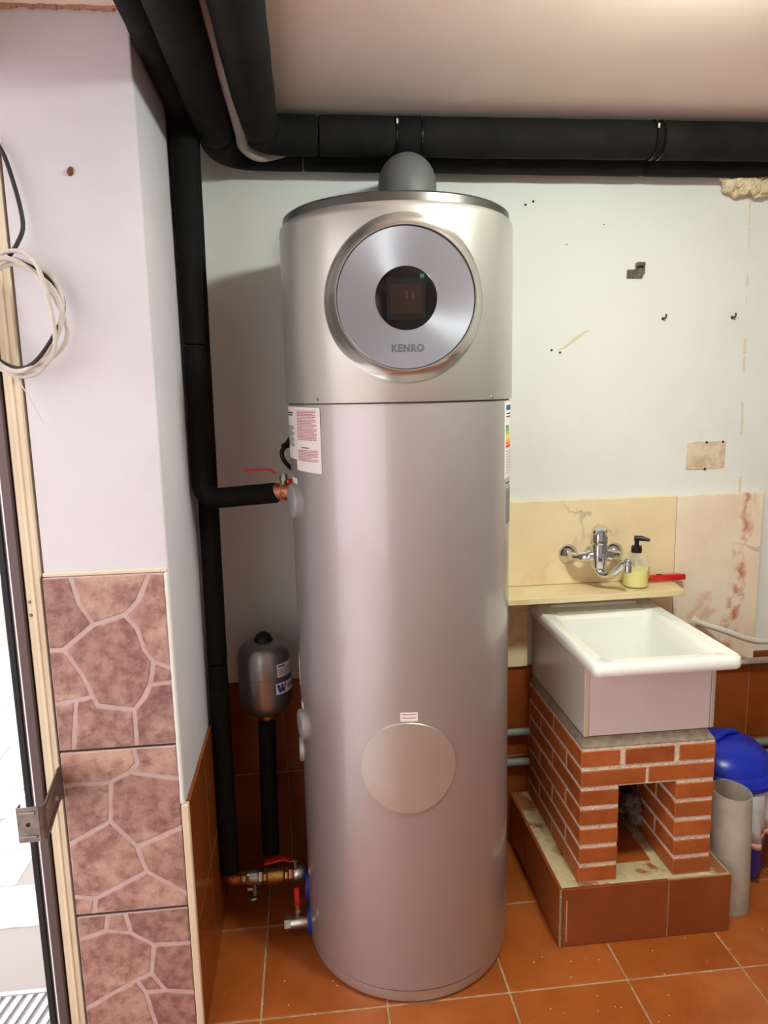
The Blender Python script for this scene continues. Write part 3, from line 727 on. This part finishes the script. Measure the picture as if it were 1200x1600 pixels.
bx('lever_plate', 'nickel', dv, -.014, -.002, -.003, .003, .034, .062, .001)
lever(dv, [(-.008, -.002, .055), (-.008, -.004, .075), (-.009, .004, .110)], .015, .006)

# ------------------------------------------------------------------ expansion tank
tk = thing('expansion_tank', (-.158, 2.13, .625), 'small silver expansion tank with blue-lettered label on a black pipe', 'tank')
lt('tank_body', 'steel_tank', tk, [(.02, .002), (.045, .006), (.066, .020), (.079, .045), (.0815, .062), (.0815, .134), (.083, .1355), (.083, .1385), (.0815, .140), (.0815, .186), (.076, .212), (.060, .230), (.035, .237), (0, .238)], 64)
lt('top_cap', 'rubber_black', tk, [(.030, .232), (.029, .240), (.022, .254), (.010, .262), (0, .264)], 32)
lt('flange', 'brass', tk, [(.010, -.012), (.030, -.012), (.034, -.006), (.034, .004), (.02, .008)], 24)
lt('pipe_union', 'brass', tk, [(.0, -.022), (.016, -.022), (.016, -.010), (0, -.010)], 6)
RT = .0815
d1 = patch('logo_label', 'ink_blue', tk, 24, 82, .086, .126, .0010, RT, 10)
d1b = patch('logo_ground', 'paper', d1, 25.5, 81, .0885, .1235, .0016, RT, 10)
def textcurve(body, size, m, parent, a0, z, R):
    o = text('lettering', body, size, m, parent, (0, 0, 0), (0, 0, 0), 'LEFT', .0002)
    for v in o.data.vertices:
        a = math.radians(a0)+v.co.x/R; k = R+v.co.z; zz = z+v.co.y
        v.co = (k*math.sin(a), -k*math.cos(a), zz)
    o.data.update(); return o
bm = bmesh.new()
for s in (0, 9.5):
    for q in ([(28, .119), (34, .119), (38, .094), (32, .094)], [(34.0, .094), (38, .094), (43, .119), (39.5, .119)]):
        vs_ = []
        for a, z in q: t = math.radians(a+s*.9); vs_.append(bm.verts.new(((RT+.0021)*math.sin(t), -(RT+.0021)*math.cos(t), z)))
        bm.faces.new(vs_)
finish('emblem', bm, 'ink_blue', d1)
textcurve('WATTS', .021, 'ink_blue', d1, 52.5, .107, RT+.0021)
d2_ = patch('rating_label', 'paper', tk, 30, 80, .142, .182, .0010, RT, 10)
textlines(d2_, 'ink_black', 33, 50, .178, 1, .005, .005, .0015, RT); textlines(d2_, 'ink_black', 33, 76, .167, 5, .0044, .0014, .0015, RT, .5)

# ------------------------------------------------------------------ marble splashback and shelf
sb_ = thing('marble_splashback', (.9, YB, .62), 'cream marble slabs with rusty veins on the wall behind the sink', 'splashback')
def slab(m, x0, x1, z0, z1, y0=YB-.020):
    o = bx('marble_slab', m, sb_, x0-.9, x1-.9, y0-YB, 0, z0-.62, z1-.62, .0015); return o
slab('marble', .50, 1.2355, .946, 1.233); 
o = slab('marble_veined', 1.238, 1.548, .628, 1.233)
# right slab's texture works in object space of the splashback origin
slab('marble', .50, .722, .66, .925); slab('marble', 1.150, 1.236, .66, .925)
for nd in mv.node_tree.nodes:
    pass
sh = thing('marble_shelf', (.9, YB, .925), 'narrow cream marble shelf on the wall behind the sink', 'shelf')
bm = bmesh.new()
pl = [(-.40, 0), (.318, 0), (.318, -.05), (.302, -.158), (-.40, -.172)]
lo = [bm.verts.new((x, y, 0)) for x, y in pl]; hi = [bm.verts.new((x, y, .020)) for x, y in pl]
for i in range(5): bm.faces.new((lo[i], lo[(i+1)%5], hi[(i+1)%5], hi[i]))
bm.faces.new(hi); bm.faces.new(lo[::-1]); bmesh.ops.bevel(bm, geom=bm.edges[:], offset=.0015, segments=1, affect='EDGES')
finish('shelf_slab', bm, 'marble_shelf_mat', sh)

# ------------------------------------------------------------------ plinth, brick pedestal, sink
ph = thing('tiled_plinth', (.668, 1.79, 0), 'low brown tiled plinth under the brick sink pedestal', 'plinth')
PW, PD, PH = .520, .519, .186
bx('screed_top', 'screed', ph, .008, PW-.008, .008, PD, 0, PH, .002)
def ptile(*a): return bx('plinth_tile', 'plinth_tile', ph, *a, bev=.0015)
ptile(.009, .326, -.001, .009, .001, PH-.001); ptile(.3295, PW, -.001, .009, .001, PH-.003)
ptile(-.001, .0085, -.001, .322, .001, PH-.001); ptile(-.001, .0085, .326, PD, .001, PH-.001)
ptile(PW-.0095, PW, .0095, .322, .001, PH-.003); ptile(PW-.0095, PW, .326, PD, .001, PH-.003)
bx('tile_grout', 'grout', ph, .001, PW-.002, .002, PD, 0, PH-.002)
bx('paint_run', 'stain', ph, .0195, .0212, -.0016, -.0009, .018, .150)
bx('edge_grout', 'mortar_bed', ph, -.0015, .0045, -.0018, -.0008, .004, PH-.002)
bx('floor_tile', 'terracotta', ph, .17, .315, .09, .36, PH-.002, PH+.0015, .001)
pd = thing('brick_pedestal', (.729, 1.808, .187), 'red brick pedestal with open middle carrying the laundry sink', 'pedestal')
PT = .0597; BH = .0472; LW = .114; FULL = .398; DEP = .485
BM_ = {}
def brick(x0, x1, y0, y1, z):
    key = (round(x1-x0, 4), round(y1-y0, 4)); jx = random.uniform(-.0008, .0008); jy = random.uniform(-.001, .0006)
    loc = ((x0+x1)/2+jx, (y0+y1)/2+jy, z+BH/2)
    rot = (0, 0, random.uniform(-.006, .006))
    if key not in BM_:
        bm = bmesh.new(); a, b = key[0]/2, key[1]/2; box(bm, -a, a, -b, b, -BH/2, BH/2, .0022)
        o = finish('brick', bm, 'brick', pd, loc=loc, rot=rot); BM_[key] = o
    else: inst('brick', BM_[key], pd, loc, rot)
J = .010
for c in range(7):
    z = c*PT + .0015
    odd = c % 2 == 0
    if c < 5:
        for x0 in (0, FULL-LW):
            y = 0
            for ln in ((.232, .232) if odd else (.112, .232, .110)):
                brick(x0, x0+LW, y, min(y+ln, DEP), z); y += ln+J
    elif c == 5:
        brick(0, .191, 0, .112, z); brick(.200, FULL, 0, .112, z)
        for x0 in (0, FULL-LW):
            y = .122
            for ln in (.232, .112): brick(x0, x0+LW, y, y+ln, z); y += ln+J
    else:
        brick(0, .1145, 0, .232, z); brick(.129, .274, 0, .112, z); brick(.290, FULL, 0, .232, z)
        for x0 in (0, FULL-LW): brick(x0, x0+LW, .242, .242+.232, z)
bm = bmesh.new(); e = .0022
box(bm, e, LW-e, e, DEP, 0, 6*PT); box(bm, FULL-LW+e, FULL-e, e, DEP, 0, 6*PT); box(bm, e+.0004, FULL-e-.0004, e+.0004, .110, 5*PT-.003, 7*PT-.004); box(bm, e+.0004, FULL-e-.0004, .11, DEP-.001, 6*PT-.004, 7*PT-.004)
finish('mortar', bm, 'mortar', pd)
bm = bmesh.new(); zt = 7*PT
pr_ = [(.003, zt-.006), (.003, zt+.0005), (.024, zt+.021), (DEP, zt+.0215), (DEP, zt-.006)]
a_ = [bm.verts.new((.003, y, z)) for y, z in pr_]; b_ = [bm.verts.new((FULL-.003, y, z)) for y, z in pr_]
a_[2].co.x = b_[2].co.x = 0; a_[2].co.x = .012; a_[3].co.x = .012; b_[2].co.x = FULL-.016; b_[3].co.x = FULL-.016
for i in range(5): bm.faces.new((a_[i], a_[(i+1)%5], b_[(i+1)%5], b_[i]))
bm.faces.new(a_); bm.faces.new(b_[::-1]); finish('mortar_bed', bm, 'mortar_bed', pd)
bm = bmesh.new()
for _ in range(12):
    blob(bm, (.135+random.uniform(0, .045), .14+random.uniform(0, .12), .0+random.uniform(-.01, .07)), random.uniform(.014, .028), .5, 1.6, 2)
dc = tag(finish('dried_cement_lump', bm, 'cement_grey', None, True, loc=(.845, 1.808+.06, .235)), 'crumbly grey cement lump in the dark opening of the brick pedestal', 'cement')
tb_drain = thing('sink_drain_pipe', (.93, 2.12, .19), 'grey drain pipe hidden inside the brick pedestal opening', 'pipe')
bm = bmesh.new(); tube(bm, [(0, 0, .0), (0, 0, .30)], .022, 16); finish('pipe_body', bm, 'conduit_grey', tb_drain, True)

sk = thing('laundry_sink', (.936, 2.01, .607), 'white ceramic laundry sink on the brick pedestal', 'sink')
def rrect(cx, cy, hw, hd, r, z, n=7, bulge=0.):
    pts = []
    for qx, qy, a0 in ((1, 1, 0), (-1, 1, 90), (-1, -1, 180), (1, -1, 270)):
        for k in range(n+1):
            a = math.radians(a0+90*k/n); pts.append((cx+qx*(hw-r)+r*math.cos(a), cy+qy*(hd-r)+r*math.sin(a), z))
    return pts
bm = bmesh.new()
loops = [rrect(0, .04, .178, .20, .02, .238), rrect(0, 0, .205, .280, .02, .238), rrect(0, 0, .2085, .2835, .022, .243), rrect(0, 0, .2095, .2845, .022, .255), rrect(0, 0, .207, .282, .021, .268), rrect(0, 0, .202, .277, .020, .2735), rrect(0, 0, .194, .269, .020, .2735),
         rrect(0, -.030, .168, .214, .030, .2705), rrect(0, -.030, .162, .208, .032, .264), rrect(0, -.016, .155, .182, .036, .250), rrect(0, .006, .150, .158, .04, .222), rrect(0, .008, .142, .150, .045, .12), rrect(0, .008, .128, .138, .05, .062), rrect(0, .008, .10, .11, .05, .050)]
rings = [[bm.verts.new(p) for p in lp] for lp in loops]; n = len(rings[0])
for a, b in zip(rings, rings[1:]):
    for k in range(n): bm.faces.new((a[k], a[(k+1)%n], b[(k+1)%n], b[k]))
bm.faces.new(rings[-1])
finish('basin', bm, 'porcelain', sk, True)
bx('raised_back_ledge', 'porcelain', sk, -.150, .150, .238, .276, .266, .279, .005, 2)
lt('drain', 'chrome', sk, [(0, .0525), (.022, .0525), (.026, .0515), (.026, .049)], 24, 'Z', (0, .0, 0))
bx('front_panel', 'glazed_white', sk, -.180, .180, -.180, -.170, .021, .240, .002)
bx('side_panel', 'side_white', sk, -.194, -.1815, -.180, .295, .0215, .240, .002)
bx('side_panel', 'side_white', sk, .1815, .194, -.180, .295, .0215, .240, .002)
bx('corner_grout', 'stain', sk, -.1935, -.180, -.1815, -.176, .0215, .239, .001)

# ------------------------------------------------------------------ faucet
fa = thing('wall_faucet', (.935, 2.29, 1.05), 'chrome wall-mounted mixer faucet above the laundry sink', 'faucet')
for x in (-.077, .083):
    lt('escutcheon', 'chrome', fa, [(.0, -.026), (.012, -.026), (.020, -.020), (.030, -.008), (.0335, -.002), (.0335, 0), (0, 0)], 36, 'Y', (x, 0, 0))
tb('inlet_arm', 'chrome', fa, spline([(-.077, -.015, 0), (-.070, -.045, -.001), (-.045, -.068, .003), (-.012, -.075, .010)], 6), [.014]*9+[.017]*5+[.021]*5, 18)
tb('inlet_arm', 'chrome', fa, spline([(.083, -.015, 0), (.076, -.045, -.001), (.050, -.068, .003), (.012, -.075, .010)], 6), [.014]*9+[.017]*5+[.021]*5, 18)
lt('valve_body', 'chrome', fa, [(0, -.034), (.020, -.034), (.025, -.028), (.027, .0), (.028, .045), (.0265, .048), (.027, .050), (.0285, .066), (.025, .082), (.014, .092), (0, .094)], 32, 'Z', (-.003, -.078, .0))
bm = bmesh.new()
A = []
for x, y, z, w, th in ((.006, -.066, .084, .024, .018), (-.004, -.088, .098, .024, .014), (-.014, -.112, .106, .021, .010), (-.024, -.140, .108, .017, .007), (-.030, -.158, .103, .012, .005)):
    A.append([bm.verts.new((x+w*a, y, z+th*b)) for a, b in ((-1,-.5), (1,-.5), (1,.5), (.4,.9), (-.4,.9), (-1,.5))])
for a, b in zip(A, A[1:]):
    for k in range(6): bm.faces.new((a[k], a[(k+1)%6], b[(k+1)%6], b[k]))
bm.faces.new(A[0][::-1]); bm.faces.new(A[-1]); finish('lever', bm, 'chrome', fa, True)
tb('spout', 'chrome', fa, spline([(-.003, -.078, -.025), (-.002, -.079, -.042), (.010, -.092, -.053), (.026, -.112, -.047), (.038, -.135, -.024), (.047, -.152, -.004), (.054, -.165, .000)], 7), .0140, 20)
lt('spout_tip', 'chrome', fa, [(0, .014), (.008, .013), (.0125, .006), (.0125, .0), (.011, -.003), (.0125, -.006), (.0125, -.026), (.010, -.028), (0, -.028)], 24, 'Z', (.056, -.168, -.002))

# ------------------------------------------------------------------ soap bottle and knife
so = thing('soap_bottle', (1.066, 2.222, .945), 'clear pump bottle of yellow liquid soap on the marble shelf', 'bottle')
lt('bottle_shell', 'clear_plastic', so, [(0, 0), (.036, 0), (.042, .005), (.0425, .080), (.040, .094), (.030, .106), (.016, .112), (.014, .120), (.012, .120)], 40)
lt('liquid_soap', 'soap_yellow', so, [(0, .003), (.034, .003), (.0395, .008), (.040, .060), (0, .060)], 40)
tb('dip_tube', 'hose_white', so, [(.0, 0, .02), (0, 0, .115)], .003, 8)
lt('pump_collar', 'pump_black', so, [(0, .116), (.0165, .116), (.0175, .120), (.0165, .138), (.0, .139)], 28)
tb('pump_stem', 'pump_black', so, [(0, 0, .137), (0, 0, .160)], .0075, 14)
tb('pump_spout', 'pump_black', so, [(-.008, .003, .163), (.012, -.008, .164), (.034, -.022, .159)], [.009, .0085, .005], 12)
pr = bx('printed_mark', 'bottle_print', so, .022, .034, -.036, -.0345, .035, .055); pr.rotation_euler = (0, 0, math.radians(0)); 
bpy.data.objects.remove(pr)
pr = patch('printed_mark', 'bottle_print', so, 38, 62, .034, .056, .0008, .0425, 6); textlines(so, 'ink_black', 34, 66, .070, 2, .006, .002, .0009, .0425); textlines(so, 'ink_black', 36, 62, .024, 2, .006, .002, .0009, .0425)
kn = thing('utility_knife', (1.185, 2.255, .9465), 'red utility knife lying on the marble shelf beside the soap', 'knife', math.radians(2))
bm = bmesh.new(); A = []
for x, w, z1 in ((-.070, .003, .006), (-.058, .007, .011), (-.045, .010, .015), (.055, .010, .015), (.066, .009, .013), (.070, .006, .010)):
    A.append([bm.verts.new(p) for p in ((x, -w, .003), (x, w, .003), (x, w, z1), (x, -w, z1))])
for a, b in zip(A[1:5], A[2:5]):
    for k in range(4): bm.faces.new((a[k], a[(k+1)%4], b[(k+1)%4], b[k]))
bm.faces.new(A[1][::-1]); bm.faces.new(A[4]); bmesh.ops.delete(bm, geom=[v for v in bm.verts if not v.link_faces], context='VERTS')
bmesh.ops.bevel(bm, geom=bm.edges[:], offset=.0018, segments=2, affect='EDGES'); [setattr(v.co, 'z', v.co.z*1.65) for v in bm.verts]; finish('handle', bm, 'knife_red', kn, True)
bx('nose', 'knife_dark', kn, -.074, -.056, -.005, .005, .004, .015, .002); bx('end_cap', 'tape_red', kn, .064, .073, -.008, .008, .004, .022, .002)
bx('slider', 'knife_dark', kn, -.030, -.012, -.003, .003, .0235, .0275, .001)

# ------------------------------------------------------------------ pipes and hoses on the wall at the right
def wallpipe(name, label, cat, pts, r, m, clips=()):
    t = thing(name, pts[0], label, cat); bm = bmesh.new(); tube(bm, [Vector(p)-Vector(pts[0]) for p in pts], r, 16); finish('tube', bm, m, t, True)
    for c in clips:
        d = Vector(c)-Vector(pts[0]); lt('pipe_clip', m, t, [(r, -.008), (r*1.25, -.008), (r*1.25, .008), (r, .008)], 18, 'X', d)
    return t
wallpipe('grey_wall_pipe', 'upper of two grey pipes low on the brown wall tiles', 'pipe', [(.30, 2.281, .425), (.728, 2.281, .425)], .013, 'conduit_grey')
wallpipe('grey_wall_pipe', 'lower grey pipe running beside the brick pedestal at the heater', 'pipe', [(.30, 2.281, .313), (.728, 2.281, .313)], .014, 'conduit_grey')
wallpipe('grey_wall_pipe', 'upper grey pipe on the wall tiles above the blue bin', 'pipe', [(1.14, 2.281, .318), (2.7, 2.281, .325)], .0145, 'conduit_grey', [(1.548, 2.281, .320)])
wallpipe('grey_wall_pipe', 'lower grey pipe on the wall tiles behind the blue bin', 'pipe', [(1.14, 2.279, .272), (2.7, 2.279, .278)], .017, 'conduit_grey')
wallpipe('white_hose', 'white hose coming out of the veined marble slab', 'hose', spline([(1.322, 2.300, .786), (1.338, 2.27, .784), (1.40, 2.225, .768), (1.47, 2.21, .742), (1.55, 2.215, .728), (1.75, 2.25, .735), (2.1, 2.28, .74)], 8), .0105, 'hose_white')
bm = bmesh.new(); blob(bm, (0, 0, 0), .019, .35, 2.2, 3, (1, .5, 1)); tag(finish('plaster_plug', bm, 'stain', None, True, loc=(1.322, 2.292, .787)), 'lump of plaster where the white hose leaves the marble', 'plaster')
wallpipe('white_conduit', 'thin pale conduit along the top of the brown wall tiles', 'pipe', [(1.10, 2.28, .632), (2.7, 2.285, .632)], .011, 'hose_white')

# ------------------------------------------------------------------ bin and loose pvc pipe
bn = thing('waste_bin', (1.338, 2.105, 0), 'blue plastic bin with domed lid and white bag behind the pipe', 'bin')
lt('bucket', 'bin_blue', bn, [(0, .002), (.128, .002), (.134, .008), (.152, .330), (.156, .334), (.150, .336), (.146, .33), (.126, .02), (0, .02)], 56)
lt('lid', 'bin_blue', bn, [(.160, .338), (.169, .338), (.170, .352), (.164, .362), (.158, .372), (.150, .378), (.146, .392), (.110, .428), (.06, .446), (0, .452)], 56)
bm = bmesh.new(); tube(bm, spline([(-.06, -.03, .428), (-.056, -.028, .446), (-.02, -.01, .460), (.02, .01, .460), (.056, .028, .446), (.06, .03, .428)], 6), .011, 12); finish('lid_handle', bm, 'bin_blue', bn, True)
bm = bmesh.new(); n = 96; rings = []
for z, rr, am in ((.336, .158, .002), (.322, .164, .003), (.28, .168, .006), (.23, .170, .009), (.185, .172, .012)):
    rings.append([bm.verts.new(((rr+am*(math.sin(7*a)+.6*math.sin(13*a+1)+.5*math.sin(23*a+z*20)))*math.cos(a), (rr+am*(math.sin(7*a)+.6*math.sin(13*a+1)+.5*math.sin(23*a+z*20)))*math.sin(a), z+.008*math.sin(5*a)*(1 if z < .3 else .2))) for a in [2*math.pi*k/n for k in range(n)]])
for a, b in zip(rings, rings[1:]):
    for k in range(n): bm.faces.new((a[k], a[(k+1)%n], b[(k+1)%n], b[k]))
bag = finish('bin_bag', bm, 'bag_white', bn, True)
sol = bag.modifiers.new('thickness', 'SOLIDIFY'); sol.thickness = .0008
bm = bmesh.new(); rings = []
for z, rr, am in ((.185, .1725, .012), (.166, .173, .013)):
    rings.append([bm.verts.new(((rr+am*(math.sin(7*a)+.6*math.sin(13*a+1)+.5*math.sin(23*a+3.7)))*math.cos(a), (rr+am*(math.sin(7*a)+.6*math.sin(13*a+1)+.5*math.sin(23*a+3.7)))*math.sin(a), z+.008*math.sin(5*a))) for a in [2*math.pi*k/n for k in range(n)]])
for k in range(n): bm.faces.new((rings[0][k], rings[0][(k+1)%n], rings[1][(k+1)%n], rings[1][k]))
ps = finish('bag_drawstring', bm, 'bag_pink', bn, True); sol = ps.modifiers.new('thickness', 'SOLIDIFY'); sol.thickness = .001
pv = thing('pvc_pipe', (1.252, 1.895, 0), 'short grey plastic pipe standing upright in front of the blue bin', 'pipe')
bm = bmesh.new(); n = 48
def prg(r, z, tilt): return [bm.verts.new((r*math.cos(a), r*math.sin(a), z+tilt*(r*math.cos(a)*-.10+r*math.sin(a)*.05))) for a in [2*math.pi*k/n for k in range(n)]]
rg = [prg(.0535, .001, 0), prg(.0585, .001, 0), prg(.0585, .384, 1), prg(.0575, .386, 1), prg(.0555, .386, 1), prg(.0545, .384, 1), prg(.0535, .03, 0)]
for a, b in zip(rg, rg[1:]+rg[:1]):
    for k in range(n): bm.faces.new((a[k], a[(k+1)%n], b[(k+1)%n], b[k]))
finish('pipe_body', bm, 'pvc_grey', pv, True); pv.rotation_euler = (0, math.radians(-2.0), 0)

# ------------------------------------------------------------------ things on the back wall
wb = thing('wall_bracket', (1.066, YB, 1.968), 'small grey metal wall bracket screwed above the splashback', 'bracket')
bx('plate', 'galvanized', wb, -.026, .004, -.006, 0, -.023, .004, .001); bx('plate', 'galvanized', wb, .002, .024, -.008, 0, -.023, .024, .001)
bx('clip', 'galvanized', wb, .000, .026, -.024, -.006, .012, .024, .001); bx('clip_side', 'galvanized', wb, .021, .026, -.022, -.006, -.014, .014, .001)
for x, z in ((-.014, -.012), (.012, -.012), (.010, -.002)): lt('screw', 'nickel', wb, [(0, -.003), (.003, -.0025), (.004, 0)], 10, 'Y', (x, -.0075, z))
for x, z, lb in ((1.169, 1.818, 'small dark wall hook below the grey metal bracket'), (1.408, 1.819, 'small dark wall hook near the cracked plaster line')):
    hk = thing('wall_hook', (x, YB, z), lb, 'hook', group='wall hooks')
    tb('hook_wire', 'knife_dark', hk, spline([(0, .004, .0), (0, -.014, .0), (.001, -.020, .006), (.002, -.016, .012)], 5), .0028, 10); lt('hook_plate', 'knife_dark', hk, [(0, -.002), (.005, -.001), (.005, 0)], 12, 'Y')
for x, z in ((.704, 2.168), (.729, 2.178), (.796, 1.723), (.824, 1.715), (.84, 2.05), (.96, 2.11)):
    r_ = .0038 if z != 2.05 and z != 2.11 else .002
    lt('screw_hole', 'hole_dark', wall_back, [(0, -.0006), (r_, -.0006), (r_*1.1, .001)], 12, 'Y', (x, YB, z))
bp = thing('bare_plaster_patch', (1.341, YB, 1.366), 'rectangular bare cream plaster patch with screws on the white wall', 'plaster patch')
bm = bmesh.new(); A = [(-.070,-.046), (-.030,-.049), (.030,-.047), (.068,-.044), (.069,.0), (.070,.047), (.020,.046), (-.030,.048), (-.068,.045), (-.069,.01)]
prism_xz('patch', 'patch_cream', bp, A, -.0022, .001, .001); bm.free()
for x, z in ((.0, .044), (.058, .044), (-.002, -.046)): lt('screw', 'knife_dark', bp, [(0, -.004), (.0035, -.0035), (.0045, 0)], 10, 'Y', (x, -.002, z))
# worn vertical plaster seam: thin irregular bits
bm = bmesh.new(); z = 1.235
while z < 2.20:
    h_ = random.uniform(.02, .08); x = 1.470-(z-1.235)*.0256
    if random.random() < .65: w = random.uniform(.0015, .0055); box(bm, x-w+random.uniform(-.003, .003), x+w, YB-.0012, YB+.001, z, z+h_)
    z += h_+random.uniform(.0, .03)
finish('plaster_seam', bm, 'stain', wall_back)
# yellow smear
prism_xz('wall_stain', 'stain', wall_back, [(.815,1.722), (.835,1.732), (.87,1.762), (.905,1.783), (.925,1.785), (.905,1.772), (.872,1.748), (.838,1.726)], YB-.0006, YB+.001, .0003)
# faint outline of a removed cabinet
# expanding foam in the upper right
bm = bmesh.new()
for k in range(120):
    t = random.random(); x = t*.36; zz = random.uniform(-.045, .012)*(1-.5*abs(t-.5))
    blob(bm, (x, random.uniform(-.055, -.005), zz-.004*math.sin(x*30)), random.uniform(.009, .023), .55, 2.1, 2)
fm = tag(finish('expanding_foam', bm, 'foam_beige', None, True, loc=(1.335, YB, 2.243)), 'lumpy beige expanding foam around the pipes at the upper right', 'foam')
# ------------------------------------------------------------------ things on the pillar
bm = bmesh.new(); blob(bm, (0, 0, 0), .009, .4, 3, 2, (.7, .5, 1)); tag(finish('rusty_wall_plug', bm, 'rust', None, True, loc=(-.4605, YP-.001, 2.058), rot=(0, .4, 0)), 'small rusty plug stuck in the pale pillar', 'wall plug')
cc = thing('cable_coil', (-.578, 1.575, 1.770), 'hanging coil of pale and black cables by the door jamb', 'cable')
def loop(m, rx, rz, r, ph_, oy, tw, ox=0., oz=0.):
    pts = []
    for k in range(41):
        a = 2*math.pi*k/40; pts.append((ox+rx*math.cos(a)+.006*math.sin(3*a+ph_), oy+tw*math.sin(2*a+ph_), oz+rz*math.sin(a)+.006*math.cos(2*a+ph_)))
    bm = bmesh.new(); tube(bm, pts, r, 10); finish('cable_loop', bm, m, cc, True)
loop('cable_white', .090, .116, .0050, 0, 0, .006); loop('cable_white', .083, .110, .0050, 1.3, -.008, .006, .002); loop('cable_white', .086, .104, .0050, 2.6, .006, .008, .003, -.008)
loop('cable_white', .080, .118, .0045, 4.0, -.012, .008, .0, .002); loop('cable_black', .086, .107, .0042, .7, -.004, .012, .002, .006)
tb('hanging_wire', 'cable_white', cc, spline([(-.03, -.01, -.10), (-.005, -.012, -.13), (.015, -.01, -.17), (.035, -.006, -.22)], 6), .0012, 6)
bcx = thing('black_cable', (-.60, 1.60, 2.10), 'paint-spattered black cable running down to the coil by the door', 'cable')
tb('cable_body', 'cable_black', bcx, spline([(-.03, 0, .03), (.012, .0, .0), (.035, -.005, -.07), (.048, -.012, -.15), (.036, -.02, -.19), (.020, -.025, -.215)], 6), .0045, 10)
